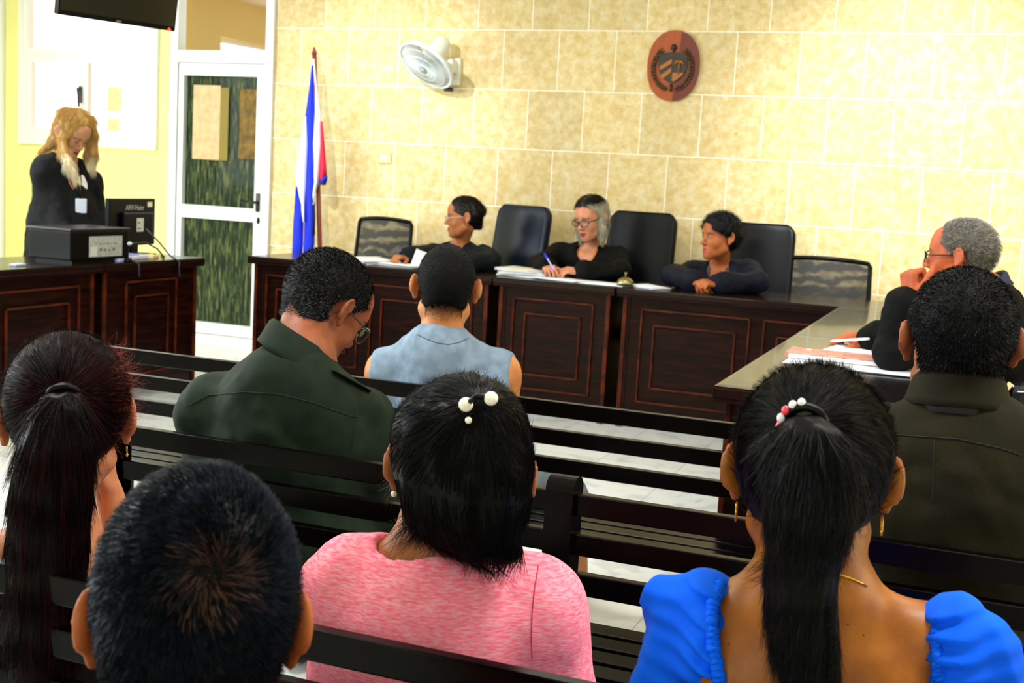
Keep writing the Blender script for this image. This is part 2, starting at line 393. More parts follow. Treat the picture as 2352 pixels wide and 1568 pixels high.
def smooth_mesh(P, F, it=2, lam=.5):
    for _ in range(it):
        a = np.zeros_like(P); c = np.zeros(len(P))
        for i in range(4):
            for j in (1, 3):
                np.add.at(a, F[:, i], P[F[:, (i+j) % 4]]); np.add.at(c, F[:, i], 1)
        P = P+lam*(a/np.maximum(c, 1)[:, None]-P)
    return P
def worg(o):
    v = Vector((0, 0, 0))
    while o is not None: v = v+o.location; o = o.parent
    return v
def field_obj(name, fld, mats, parent=None, it=1, mi_fn=None, origin=None):
    P, F = fld.mesh(); P = smooth_mesh(P, F, it) if it else P; Pw = P
    if parent is not None: P = P-np.array(worg(parent))
    elif origin is not None: P = P-np.array(origin)
    mi = None
    if mi_fn is not None:
        o_ = np.array(worg(parent)) if parent is not None else (np.array(origin) if origin is not None else 0)
        mi = mi_fn(P[F].mean(1)+o_)
    o = raw_obj(name, P, F, mats, parent, True, mi)
    if parent is None and origin is not None: o.location = origin
    return o, Pw, F

# ------------------------------------------------------------------ the room
ZC = 3.1
b = MB(); b.box((-7.85, -3.1, -.1), (3.3, 8.8, 0)); struct('floor', b, m_floor)
b = MB(); b.box((-7.85, -3.1, ZC), (3.3, 8.2, ZC+.1)); struct('ceiling', b, m_ceil)
b = MB(); b.box((-5.045, 7.91, 0), (3.3, 8.15, ZC)); struct('wall_back', b, m_stone)
wx0, wx1, wz0, wz1 = -7.40, -6.12, 1.49, 2.72
b = MB()
b.box((-7.85, 7.91, 0), (wx0, 7.97, ZC)); b.box((wx1, 7.91, 0), (-5.955, 7.97, ZC)); b.box((wx0, 7.91, 0), (wx1, 7.97, wz0)); b.box((wx0, 7.91, wz1), (wx1, 7.97, ZC))
b.box((-5.955, 7.91, 2.80), (-5.045, 8.15, ZC))
struct('wall_window_side', b, m_yellow)
b = MB(); b.box((-7.85, 4.9, 0), (-7.65, 7.91, ZC)); b.box((-7.85, -3.1, 0), (-7.65, 4.9, 1.1)); b.box((-7.85, -3.1, 2.7), (-7.65, 4.9, ZC)); b.box((-7.85, -3.1, 1.1), (-7.65, -.2, 2.7))
struct('wall_left', b, m_yellow)
b = MB(); b.box((3.2, -3.1, 0), (3.3, 8.0, ZC)); struct('wall_right', b, m_cream)
b = MB(); b.box((-7.85, -3.2, 0), (3.3, -3.1, 1.6)); b.box((-7.85, -3.2, 2.8), (3.3, -3.1, ZC)); b.box((-7.85, -3.2, 1.6), (-3, -3.1, 2.8)); b.box((2, -3.2, 1.6), (3.3, -3.1, 2.8))
struct('wall_rear', b, m_cream)
b = MB(); b.box((-7.66, 7.87, 0), (-7.60, 7.905, ZC), .004); struct('trim_1', b, m_white)
b = MB(); b.box((-5.04, 7.895, .0), (3.2, 7.908, .08), .003); struct('baseboard_back', b, mat('stone_skirting', 'd9c48e', .5))

# window with top light, two casements
win = empty('window_1', (wx0, 7.93, wz0)); tag(win, kind='structure')
w_, h_ = wx1-wx0, wz1-wz0
b = MB(); t = .05
b.box((0, -.045, 0), (w_, .03, t), .003); b.box((0, -.045, h_-t), (w_, .03, h_), .003); b.box((0, -.044, t), (t, .03, h_-t)); b.box((w_-t, -.044, t), (w_, .03, h_-t))
b.box((t, -.04, .655), (w_-t, .03, .715))
b.build('window_frame', m_white, win)
b = MB(); b.box((-.04, -.055, -.04), (w_+.04, -.021, -.001)); b.box((-.04, -.05, 0), (-.001, -.021, h_+.03)); b.box((w_+.001, -.05, 0), (w_+.04, -.021, h_+.03)); b.build('window_trim', m_white, win)
for (x0, x1) in ((t, .615), (.615, w_-t)):
    b = MB(); q = .045
    for a in (((x0+.001, -.05, t+.001), (x1-.001, 0, t+q)), ((x0+.001, -.05, .655-q), (x1-.001, 0, .654)), ((x0+.001, -.049, t+q), (x0+q, 0, .655-q)), ((x1-q, -.049, t+q), (x1-.001, 0, .655-q))): b.box(*a)
    f = b.build('window_sash', m_white, win)
    b = MB(); b.box((x0+q, -.022, t+q), (x1-q, -.018, .655-q)); b.build('pane', m_glass, f)
    if x0 > .5:
        b = MB(); b.box((x1-q-.014, -.026, t+q), (x1-q, -.012, .655-q)); b.build('gasket', mat('ochre_strip', 'c9a23a', .6), f)
b = MB(); b.box((t, -.022, .715), (w_-t, -.018, h_-t)); b.build('pane', m_glass, win)
b = MB(); b.box((.585-.004, -.066, .30), (.585+.026, -.05, .43), .004); b.tube([(.60, -.066, .415), (.60, -.095, .41), (.612, -.10, .36), (.615, -.095, .27)], .009, 8); b.build('window_handle', mat('window_handle_grey', '4a4a4a', .3, .6), win)
for (x, z, w2, h2) in ((.905, .34, .13, .19), (.90, .13, .115, .12)):
    b = MB(); b.box((x-w2/2, -.0265, z-h2/2), (x+w2/2, -.0225, z+h2/2)); tag(b.build('paper_notice', mat('tan_paper', 'd9c27c', .8, col2='efe4b8', vscale=50), None, (wx0, 7.93, wz0)), 'small yellowish notice stuck inside the window pane, the %s one' % ('upper larger' if z > .2 else 'lower smaller'), 'notice', 'notices on the window')  # tan notice paper with a paler mottle
# another room seen through the transom
b = MB(); b.box((-6.6, 10.4, 0), (-2.5, 10.5, 3.4)); b.box((-6.05, 8.15, 0), (-5.97, 10.4, 3.4)); struct('wall_corridor', b, m_tan)
b = MB(); b.box((-6.6, 8.15, 3.12), (-3., 10.5, 3.2)); struct('ceiling_corridor', b, m_cream)

# door with glass panels and transom
dx0, dx1 = -5.955, -5.045
door = empty('door_1', (dx0, 7.93, 0)); tag(door, kind='structure'); D = dx1-dx0
b = MB()
for a in (((0, -.05, 0), (.065, .05, 2.80)), ((D-.065, -.05, 0), (D, .05, 2.80)), ((.066, -.049, 2.75), (D-.066, .049, 2.80)), ((.066, -.049, 2.125), (D-.066, .049, 2.215))): b.box(*a)
b.build('door_frame', m_white, door)
b = MB(); b.box((.065, -.004, 2.215), (D-.065, .004, 2.75)); b.build('transom_pane', m_glass, door)
b = MB(); x0, x1 = .072, D-.072
xa, xb = x0+.045, x1-.065
for a in (((x0, -.035, .065), (xa, .03, 2.12)), ((xb, -.035, .065), (x1, .03, 2.12)), ((xa+.001, -.034, 2.03), (xb-.001, .03, 2.12)), ((xa+.001, -.034, .95), (xb-.001, .03, 1.05)), ((xa+.001, -.034, .065), (xb-.001, .03, .15))): b.box(*a)
leaf = b.build('door_leaf', m_white, door)
b = MB(); b.box((x0+.045, -.004, .15), (x1-.065, .004, .95)); b.build('pane', m_doorglass, leaf)
b = MB(); b.box((x0+.045, -.004, 1.05), (x1-.065, .004, 2.03)); b.build('pane', m_doorglass, leaf)
b = MB(); b.box((x0+.045, .010, .15), (x1-.065, .014, 2.03)); b.build('curtain', m_bamboo, leaf)
b = MB(); b.box((x1-.042, -.05, 1.03), (x1-.012, -.035, 1.17), .004); b.tube([(x1-.027, -.05, 1.10), (x1-.027, -.085, 1.10), (x1-.05, -.09, 1.10), (x1-.15, -.088, 1.105)], .010, 8)
b.ball((x1-.02, -.04, .965), (.012, .012, .026)); b.build('door_handle', mat('dark_handle', '17161a', .3, .3), leaf)
b = MB(); b.box((.0, -.12, 0), (D, .05, .06), .004); b.box((-.02, -.135, 0), (D+.02, -.12, .012)); b.build('threshold', m_white, door)
b = MB(); b.box((0, 0, 0), (.245, .003, .56)); b.box((.245, .0, .0), (.32, .003, .545), mi=1)
tag(b.build('paper_notice', [mat('notice_paper', 'cdb084', .8, col2='dcc49a', vscale=18), mat('notice_paper_dark', '8e7d3c', .8)], None, (-5.765, 7.918, 1.40)), 'large tan paper sheet taped on the dark door glass', 'notice')
b = MB(); b.box((0, 0, 0), (.20, .003, .52)); tag(b.build('paper_notice', mat('poster_dim', '5a4a22', .8, col2='8a6a2c', vscale=16), None, (-5.345, 7.918, 1.42)), 'dim brown poster behind glass at the right edge of the door', 'poster')

# ------------------------------------------------------------------ carved emblem
def emblem():
    o = empty('carved_emblem', (-2.022, 7.91, 2.165)); tag(o, 'oval varnished wood plaque carved with a shield and laurel wreath', 'emblem')
    MY = Matrix.Rotation(pi/2, 4, 'X')   # local z -> -Y
    b = MB(); n = 56; sup = lambda t, a, c: (a*abs(cos(t))**.92*(1 if cos(t) > 0 else -1), c*abs(sin(t))**.92*(1 if sin(t) > 0 else -1))
    b.prism([sup(2*pi*i/n, .172, .226) for i in range(n)], 0, .024, M=MY, bev=.006)
    M, N, L, bs = node_mat('emblem_wood'); tc = N.new('ShaderNodeTexCoord'); sp = N.new('ShaderNodeSeparateXYZ'); L.new(tc.outputs['Object'], sp.inputs[0])
    ma = N.new('ShaderNodeMath'); ma.operation = 'MULTIPLY_ADD'; ma.inputs[1].default_value = -.08; L.new(sp.outputs[2], ma.inputs[0]); ad = N.new('ShaderNodeMath'); L.new(sp.outputs[0], ma.inputs[2])
    gt = N.new('ShaderNodeMath'); gt.operation = 'GREATER_THAN'; gt.inputs[1].default_value = .028; L.new(ma.outputs[0], gt.inputs[0])
    n = N.new('ShaderNodeTexNoise'); n.inputs['Scale'].default_value = 6; mp = N.new('ShaderNodeMapping'); mp.inputs['Scale'].default_value = (8, 1, 1); L.new(tc.outputs['Object'], mp.inputs[0]); L.new(mp.outputs[0], n.inputs[0])
    r1 = N.new('ShaderNodeValToRGB'); r1.color_ramp.elements[0].color = lin('8f3a08'); r1.color_ramp.elements[1].color = lin('b4560e'); L.new(n.outputs[0], r1.inputs[0])
    r2 = N.new('ShaderNodeValToRGB'); r2.color_ramp.elements[0].color = lin('5c1604'); r2.color_ramp.elements[1].color = lin('7a2206'); L.new(n.outputs[0], r2.inputs[0])
    mx = N.new('ShaderNodeMix'); mx.data_type = 'RGBA'; L.new(gt.outputs[0], mx.inputs[0]); L.new(r1.outputs[0], mx.inputs[6]); L.new(r2.outputs[0], mx.inputs[7]); L.new(mx.outputs[2], bs.inputs['Base Color']); bs.inputs['Roughness'].default_value = .3
    b.build('plaque', M, o)
    dk = mat('carving_dark', '3c2608', .5, col2='20160a', vscale=60); lt = mat('carving_light', 'a4620f', .4)
    b = MB(); sh = [(-.098, .075), (0, .088), (.098, .075)] + [(.098*cos(t)*1.0, -.115*sin(t)**.8*1.0+.03*cos(t)) for t in np.linspace(.05, pi/2, 9)] + [(-.098*cos(t), -.115*sin(t)**.8+.03*cos(t)) for t in np.linspace(pi/2, .05, 9)][1:]
    b.prism(sh, .024, .034, M=MY, bev=.003); b.build('shield', dk, o)
    b = MB(); b.box((-.09, -.038, .045), (.09, -.034, .07)); b.box((-.03, -.040, .05), (.03, -.036, .062)); b.build('shield_chief', dk, o)
    b = MB()
    for k in range(2):
        z = .030-.055*k; p = [(-.086+.012*k, z-.038), (-.004, z+.012), (-.004, z-.016), (-.078+.02*k, z-.062)]; b.prism(p, .034, .040, M=MY)
    b.build('shield_stripe', lt, o)
    b = MB(); b.tube([(.045, -.040, -.06), (.047, -.041, .0), (.044, -.040, .022)], .004, 6)
    for a in np.linspace(-.4, pi+.4, 8): b.tube([(.044, -.041, .022), (.044+.022*cos(a), -.042, .022+.014*sin(a)), (.044+.036*cos(a), -.041, .014+.006*sin(a)-.008)], [.004, .004, .001], 5)
    b.prism([(.004, -.045), (.08, -.045), (.06, -.07), (.02, -.098), (.004, -.10)], .034, .038, M=MY); b.build('palm_relief', lt, o)
    for sgn in (-1, 1):
        b = MB(); b.tube([(sgn*.128*cos(radians(a)), -.028, .138*sin(radians(a))-.015) for a in range(-80, 55, 9)], .0035, 6)
        for i in range(15):
            t = i/14; a = radians(-78+t*125); cx, cz = sgn*.128*cos(a), .138*sin(a)-.015
            for q in (-1, 1):
                d = a+pi/2+q*.6; L_ = .030; p0 = Vector((cx, -.030, cz)); p1 = p0+Vector((sgn*cos(d)*L_*.5, -.006, sin(d)*L_*.5)); p2 = p0+Vector((sgn*cos(d)*L_, -.002, sin(d)*L_))
                b.tube([p0, p1, p2], [.002, .0075, .0015], 6)
        b.build('laurel_branch', mat('wreath_wood', '6a4618', .5, col2='2c1c0a', vscale=90), o)
    b = MB(); b.tube([(0, -.036, -.118), (0, -.036, -.165)], [.010, .008], 8); b.build('staff', dk, o); b = MB(); b.tube([(0, -.032, .088), (0, -.034, .112)], .008, 8); b.build('staff_tip', dk, o)
    b = MB(); b.lathe([(.0, .034), (.012, .03), (.02, .012), (.022, 0), (0, 0)], 16, M=Matrix.Translation((0, -.03, .104))); b.build('cap', dk, o)
emblem()

# ------------------------------------------------------------------ wall fan
def fan():
    o = empty('wall_fan', (-3.47, 7.91, 2.02)); tag(o, 'white oscillating fan mounted on the stone wall, tilted down', 'fan')
    fw = Vector((-.28, -.62, -.80)).normalized(); C = Vector((-.205, -.26, .10))
    x = Vector((0, 0, 1)).cross(fw).normalized(); y = fw.cross(x); M = basis4(x, y, fw, C)
    cr = mat('fan_plastic', 'e9ecdd', .35)
    b = MB(); q = Matrix.Translation((-.10, 0, .10)); b.box((-.045, -.05, -.12), (.045, 0, .07), .015, M=q); b.box((-.03, -.14, -.04), (.03, -.04, .05), .012, M=q); b.tube([(-.10, -.11, .11), (-.15, -.17, .12), C-fw*.06], .024, 10); b.build('wall_bracket', cr, o)
    b = MB(); b.box((-.15, -.10, -.065), (-.09, -.05, -.035), .01); b.build('control_knob', mat('dark_blue_plastic', '0a0c3a', .3), o)
    b = MB(); b.lathe([(0, -.235), (.045, -.232), (.060, -.215), (.066, -.12), (.062, -.045), (.03, -.025), (0, -.025)], 28, M=M); b.build('motor_housing', cr, o)
    clear = mat('fan_guard', 'dfeaec', .25)
    b = MB(); R0 = .20
    for (r, z) in ((.20, 0), (.203, .012), (.165, .033), (.11, .045), (.165, -.028), (.05, .052)):
        b.tube([M @ Vector((r*cos(a), r*sin(a), z)) for a in np.linspace(0, 2*pi, 49)[:-1]], .0018 if r < .19 else .011, 6, closed=True)
    for i in range(88):
        a = 2*pi*i/88
        b.tube([M @ Vector((r*cos(a), r*sin(a), z)) for r, z in ((.035, .052), (.10, .046), (.16, .034), (.197, .012))], .0016, 4, cap=False)
        b.tube([M @ Vector((r*cos(a), r*sin(a), z)) for r, z in ((.05, -.035), (.12, -.034), (.17, -.026), (.199, .0))], .0016, 4, cap=False)
    b.build('guard', clear, o)
    b = MB()
    for i in range(4):
        a0 = 2*pi*i/4+.35; P = []
        for q in range(7):
            r = .03+.15*q/6; row = []
            for s_ in range(7):
                wv = (s_/6-.5); row.append(M @ Vector((r*cos(a0+wv*(.9+.3*q/6)), r*sin(a0+wv*(.9+.3*q/6)), wv*.05+.005)))
            P.append(row)
        b.grid(P)
    b.build('blade', mat('fan_blade', 'c9c0b4', .3, alpha=.85), o, solid=.002)
    b = MB(); b.lathe([(0, .062), (.03, .058), (.036, .048), (.034, .0), (0, 0)], 20, M=M); b.build('hub_cap', mat('fan_hub', '4c5a66', .35, col2='c8d2d6', vscale=60), o)
fan()
b = MB(); b.box((-.052, -.012, -.038), (.052, 0, .038), .004); s_ = b.build('light_switch', mat('switch_yellow', 'e9d978', .4), None, (-4.10, 7.91, 1.48)); tag(s_, 'small yellowish double wall switch plate on the stone wall', 'switch')
for x in (-.016, .016):
    b = MB(); b.ball((x, -.014, -.002), (.014, .006, .026)); b.build('rocker', mat('switch_white', 'f6f6ee', .3), s_)

# ------------------------------------------------------------------ hanging screen
def tv():
    A = Vector((-5.32, 5.952, 2.2)); B = Vector((-5.034, 6.704, 2.2)); d = (B-A).normalized(); nrm = Vector((d.y, -d.x, 0)); C = (A+B)/2
    o = empty('television', C); tag(o, 'black flat television hanging tilted above the left window', 'television')
    tl = radians(9); up = (Vector((0, 0, 1))*cos(tl)+nrm*sin(tl)); n2 = d.cross(up); M = basis4(d, up, n2, (0, 0, 0)); Wd = (B-A).length/2
    b = MB(); b.box((-Wd, 0, -.05), (Wd, .47, 0), .006, M=M); b.box((-Wd*.6, .08, -.09), (Wd*.6, .38, -.05), .01, M=M); b.build('casing', m_black, o)
    b = MB(); b.box((-Wd+.012, .03, 0), (Wd-.012, .458, .002), M=M); b.build('screen', m_screen, o)
    b = MB(); b.box((-.016, .008, 0), (.016, .018, .0015), M=M); b.build('badge', mat('badge_grey', '8a8f92', .3, .8), o)
    b = MB(); b.ball((0, 0, 0), (.009, .008, .004), M=M @ Matrix.Translation((Wd-.045, .010, .002))); b.build('standby_light', m_redled, o)
    b = MB(); b.tube([C*0-nrm*.09+Vector((0, 0, .25)), -nrm*.22+Vector((0, 0, .35)), -nrm*.22+Vector((0, 0, ZC-2.2))], .02, 10); b.box((-.1, -.1, ZC-2.2-.01), (.1, .1, ZC-2.2), M=Matrix.Translation(-nrm*.22)); b.build('ceiling_mount', m_black, o)
tv()

# ------------------------------------------------------------------ flag leaning on the wall
def flag():
    P0 = Vector(at(742, 640, Y=7.72)); P0 = Vector((-4.47, 7.62, 0)); top = Vector(at(722, 124, Y=7.80)); mid = Vector(at(735, 575, Y=7.70))
    d = (top-mid).normalized(); base = mid - d*(mid.z/d.z)
    o = empty('flag', base); tag(o, 'draped blue, white and red flag on a brown pole by the door', 'flag')
    L_ = lambda p: Vector(p)-base
    b = MB(); b.tube([L_(base), L_(top)], .017, 10); b.tube([L_(top), L_(top)+d*.05], [.022, .004], 10); b.build('pole', mat('flag_pole', '8a3b34', .4), o)
    b = MB(); b.lathe([(0, 0), (.15, 0), (.15, .03), (.05, .05), (.03, .12), (0, .12)], 24); b.build('stand', m_black, o)
    # cloth folds: each strip is a hanging fold in a stripe colour, inner folds in a shaded blue
    def strip(name, m_, pts):
        """pts: list of (v, uL, uR) in picture rows at the cloth's distance"""
        P = []
        for (v, ul, ur) in pts:
            row = []
            for q in range(9):
                t = q/8; Y = 7.66-.035*sin(pi*t)+.01*sin(v*.05+q); row.append(L_(Vector(at(ul+(ur-ul)*t, v, Y=Y))))
            P.append(row)
        b = MB(); b.grid(P); return b.build(name, m_, o, solid=.004)
    blue = mat('flag_blue', '0a2ae0', .8); wh = mat('flag_white', 'f1f6fb', .8); red = mat('flag_red', 'e0214a', .8); dkb = mat('flag_blue_shaded', '0a1258', .8)  # inner blue: same cloth with the fold's shade put into its colour
    strip('blue_fold', blue, [(150, 716, 720), (200, 711, 720), (270, 701, 722), (310, 706, 722), (370, 706, 721), (430, 703, 722), (500, 700, 724), (560, 698, 722), (592, 697, 716)])
    strip('blue_fold', blue, [(428, 680, 683), (470, 677, 694), (510, 674, 697), (560, 672, 696), (592, 671, 693)])
    strip('white_fold', wh, [(268, 700, 704), (330, 690, 708), (380, 683, 706), (430, 680, 703), (470, 688, 700), (510, 695, 700)])
    strip('white_fold', wh, [(135, 717, 722), (200, 724, 728), (260, 722, 738), (330, 718, 739), (380, 718, 735), (418, 721, 732), (440, 719, 724), (470, 715, 722)])
    strip('red_fold', red, [(278, 738, 740), (330, 736, 745), (380, 733, 749), (412, 730, 751)])
    strip('blue_hem', blue, [(404, 748, 752), (410, 738, 752), (418, 731, 751)])
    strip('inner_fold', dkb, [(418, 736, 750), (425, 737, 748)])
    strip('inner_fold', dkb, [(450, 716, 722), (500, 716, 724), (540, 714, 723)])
flag()

# ------------------------------------------------------------------ desks
DZ = .80
def desk_unit(label, org, length, depth, rz, panels, seam_end=False, group='court desks', end_panel=(True, True)):
    """front face looks along local -Y; local x runs along the front"""
    o = empty('court_desk', org, rz); tag(o, label, 'desk', group)
    b = MB(); b.box((0, 0, DZ-.035), (length, depth, DZ-.003), .005, mi=1); b.box((.003, .003, DZ-.0035), (length-.003, depth-.003, DZ)); b.box((.004, .004, DZ-.048), (length-.004, depth-.004, DZ-.035), mi=1); b.build('worktop', [m_woodtop, m_wood], o)
    b = MB(); b.box((.05, .05, .10), (length-.05, .075, DZ-.048)); b.build('front_panel', m_wood, o)
    for s, on in zip((0, 1), end_panel):
        x = .045 if s == 0 else length-.075
        b = MB(); b.box((x, .045, 0), (x+.03, depth-.06, DZ-.048), .003); b.build('side_panel', m_wood, o)
        b = MB(); b.box((x-.012 if s == 0 else x+.018, .035, .0), (x+.012 if s == 0 else x+.042, .05, DZ-.048), .004); b.build('corner_strip', m_mould, o)
    for (x0, x1) in panels:
        for (i, (ins, z0, z1)) in enumerate(((0, .15, DZ-.11), (.075, .235, DZ-.195))):
            b = MB(); a, c = x0+ins, x1-ins; w = .011
            for q in (((a, .036, z0), (c, .05, z0+w)), ((a, .036, z1-w), (c, .05, z1)), ((a, .036, z0), (a+w, .05, z1)), ((c-w, .036, z0), (c, .05, z1))): b.box(*q, .003)
            b.build('panel_moulding', m_mould, o)
    return o
JY = 6.62
desk_unit('dark judges desk section beside the flag, behind the two men', (-4.385, JY, 0), 1.69, .62, 0, [(.12, .79), (.87, 1.56)])
desk_unit('dark judges desk section with the middle judge seated behind it', (-2.69, JY, 0), .75, .62, 0, [(.12, .62)])
desk_unit('dark long judges desk section with the brass bell at its left end', (-1.93, JY, 0), 1.86, .62, 0, [(.14, .76), (.83, 1.24)])
desk_unit('dark side desk nearest the benches, with the red folder on it', (-.705, 5.06, 0), 1.58, .64, -pi/2, [(.12, .80), (.86, 1.46)])
desk_unit('dark side desk behind the glasses wearer, joined to the judges desk', (-.705, 6.60, 0), 1.53, .64, -pi/2, [(.12, .74), (.80, 1.42)])
desk_unit('dark clerk desk with the monitor, its far end by the door', (-4.40, 5.30, 0), .90, .55, pi/2, [(.22, .68)])
desk_unit('dark clerk desk at the left edge, with the black printer', (-4.40, 3.75, 0), 1.54, .55, pi/2, [(.12, .70), (.80, 1.40)])
# glass sheets on the side desk
for (y0, y1, t) in ((3.50, 5.05, 'long clear glass sheet covering the side desk under the red folder'), (5.07, 6.58, 'clear glass sheet on the side desk nearest the judges desk')):
    b = MB(); b.box((-.695, y0, DZ+.0005), (-.085, y1, DZ+.0055), .001); tag(b.build('glass_sheet', m_tableglass), t, 'glass sheet')

# ------------------------------------------------------------------ benches
def bench(label, x0, x1, yb, posts, group='slatted black benches'):
    o = empty('slatted_bench', (x0, yb, 0)); tag(o, label, 'bench', group); L_ = x1-x0
    for z in (.76, .681, .602):
        b = MB(); b.box((0, -.011, z-.044), (L_, .011, z), .003); b.build('back_slat', m_bench, o)
    for p in posts:
        x = p-x0; b = MB(); b.prism([(-.03, 0), (.035, 0)]+[(.0025+.0325*cos(a), .765+.026*sin(a)) for a in np.linspace(0, pi, 13)], x-.028, x+.028, M=basis4((0, 1, 0), (0, 0, 1), (1, 0, 0), (0, 0, 0)))
        b.build('post', m_bench, o)
        b = MB(); b.box((x-.028, .27, 0), (x+.028, .32, .36), .004); b.build('leg', m_bench, o)
        b = MB(); b.box((x-.02, .03, .32), (x+.02, .32, .36), .003); b.build('seat_bearer', m_bench, o)
    for k in range(4):
        y = .040+.077*k; b = MB(); b.box((0, y, .36), (L_, y+.062, .38), .005); b.build('seat_slat', m_bench, o)
    b = MB(); b.box((0, .30, .30), (L_, .315, .355), .003); b.build('front_apron', m_bench, o)
    return o
bench('black slatted bench in the front row, facing the judges', -2.80, -.10, 3.15, (-2.77, -1.323, -.13))
bench('black slatted bench in the middle row, with a rounded post in view', -1.85, .75, 2.215, (-1.815, -0.725, .72))
bench('black slatted bench behind the pink shirt, nearest row with a top rail in view', -2.2, .85, 1.347, (-2.17, -.47+.9, .82))

# ------------------------------------------------------------------ chairs
def star_base(o, r=.28, z=.42):
    b = MB(); b.tube([(0, 0, .07), (0, 0, z)], .025, 12); b.build('gas_column', m_chrome, o)
    for k in range(5):
        a = 2*pi*k/5+.3; b = MB(); b.tube([(0, 0, .09), (r*cos(a), r*sin(a), .065)], [.028, .018], 8); f = b.build('base_arm', m_black, o)
        b = MB(); b.lathe([(0, -.012), (.028, -.012), (.028, .012), (0, .012)], 16, M=Matrix.Translation((r*cos(a), r*sin(a), .028)) @ Matrix.Rotation(pi/2, 4, 'Y')); b.build('wheel', m_black, f)
def leather_chair(label, x, y, rz, top, w=.47, z0=.56, blue=False):
    o = empty('leather_chair', (x, y, 0), rz); tag(o, label, 'chair', 'high backed judges chairs'); star_base(o)
    b = MB(); b.box((-.25, -.24, .42), (.25, .24, .52), .035); b.build('seat', m_leather, o)
    lm = mat('blue_black_leather', '06142a', .3, spec=.25, bump=.3, bscale=160) if blue else m_leather
    P = []; n = 15
    for i in range(n):
        t = i/(n-1); z = z0+(top-z0)*t; row = []
        hw = w/2*(1-.04*t)*(1 if t < .9 else sqrt(max(0, 1-((t-.9)/.1)**2*.35)))
        for j in range(15):
            s_ = j/7-1; row.append((s_*hw, .17+.10*t - .035*(1-s_*s_) + .05*s_**4*-.4, z))
        P.append(row)
    b = MB(); b.grid(P); bk = b.build('backrest', lm, o, solid=.06)
    md = bk.modifiers.new('round', 'BEVEL'); md.width = .018; md.segments = 3
    b = MB(); b.tube([(-.16, .17, z0+.30), (-.05, .155, z0+.29), (.05, .155, z0+.29), (.16, .17, z0+.30)], .004, 6); b.build('backrest_seam', m_black, bk)
    b = MB(); b.box((-.04, .18, .42), (.04, .22, z0+.15), .01); b.build('back_support', m_black, o)
    for s in (-1, 1):
        b = MB(); b.tube([(s*.27, -.18, .50), (s*.275, -.19, .66), (s*.275, .12, .68), (s*.26, .17, .62)], .02, 8); b.build('armrest', m_black, o)
    return o
def mesh_mat():
    M, N, L, b = node_mat('chair_mesh'); tc = N.new('ShaderNodeTexCoord')
    n = N.new('ShaderNodeTexNoise'); n.inputs['Scale'].default_value = 9; n.inputs['Detail'].default_value = 3; n.inputs['Distortion'].default_value = 1.2; L.new(tc.outputs['Object'], n.inputs[0])
    w = N.new('ShaderNodeTexWave'); w.wave_type = 'RINGS'; w.inputs['Scale'].default_value = 4.5; w.inputs['Distortion'].default_value = 9; w.inputs['Detail Scale'].default_value = 1.3; w.inputs['Detail'].default_value = 3; L.new(tc.outputs['Object'], w.inputs[0])
    mu = N.new('ShaderNodeMath'); mu.operation = 'MULTIPLY'; L.new(n.outputs[0], mu.inputs[0]); L.new(w.outputs[0], mu.inputs[1])
    r = N.new('ShaderNodeMapRange'); r.inputs[1].default_value = .1; r.inputs[2].default_value = .55; r.inputs[3].default_value = .97; r.inputs[4].default_value = .72; L.new(mu.outputs[0], r.inputs[0])
    L.new(r.outputs[0], b.inputs['Alpha']); b.inputs['Base Color'].default_value = lin('0a0a08'); b.inputs['Roughness'].default_value = .6
    return M
m_mesh = mesh_mat()
def mesh_chair(label, x, y, rz, top, w=.48):
    o = empty('mesh_chair', (x, y, 0), rz); tag(o, label, 'chair', 'empty mesh backed chairs'); star_base(o)
    b = MB(); b.box((-.24, -.22, .42), (.24, .24, .49), .03); b.build('seat', m_black, o)
    def q(s_, t):  # s in -1..1, t 0..1
        return Vector((s_*(w/2-.012*t+ (0)), .20+.06*t-.035*(1-s_*s_), .60+(top-.60)*t + (.018*(1-s_*s_) if t > .99 else 0)-.03*max(0, s_)*0))
    ring = [q(s_, 0) for s_ in np.linspace(-.94, .94, 9)]+[q(1, t) for t in np.linspace(.05, .95, 7)]+[q(s_, 1) for s_ in np.linspace(.95, -.95, 13)]+[q(-1, t) for t in np.linspace(.95, .05, 7)]
    b = MB(); b.tube(ring, .014, 8, closed=True); f = b.build('backrest_frame', m_black, o)
    P = [[q(s_, t)+Vector((0, 0, .018*(1-s_*s_)*t if t < .99 else 0)) for s_ in np.linspace(-1, 1, 15)] for t in np.linspace(0, 1, 10)]
    b = MB(); b.grid(P); b.build('mesh_panel', m_mesh, f)
    b = MB(); b.box((-.035, .19, .42), (.035, .215, .64), .008); b.build('back_support', m_black, o)
    return o
mesh_chair('empty black mesh-backed chair beside the flag', -3.93, 7.40, .05, 1.04, .42)
mesh_chair('empty black mesh-backed chair between the third judge and the side desk', -.90, 7.40, .08, .985, .56)
leather_chair('high-backed bluish black leather chair behind the judge with tied-back hair', -2.96, 7.36, -.35, 1.21, .47, blue=True)
leather_chair('high-backed black leather chair behind the fair-haired judge', -2.09, 7.40, -.05, 1.215, .47)
leather_chair('high-backed black leather chair behind the short-haired judge', -1.335, 7.42, .0, 1.19, .47)
leather_chair('black leather chair under the gray-haired man at the side desk', .16, 4.50, -pi/2-.1, 1.0, .5)

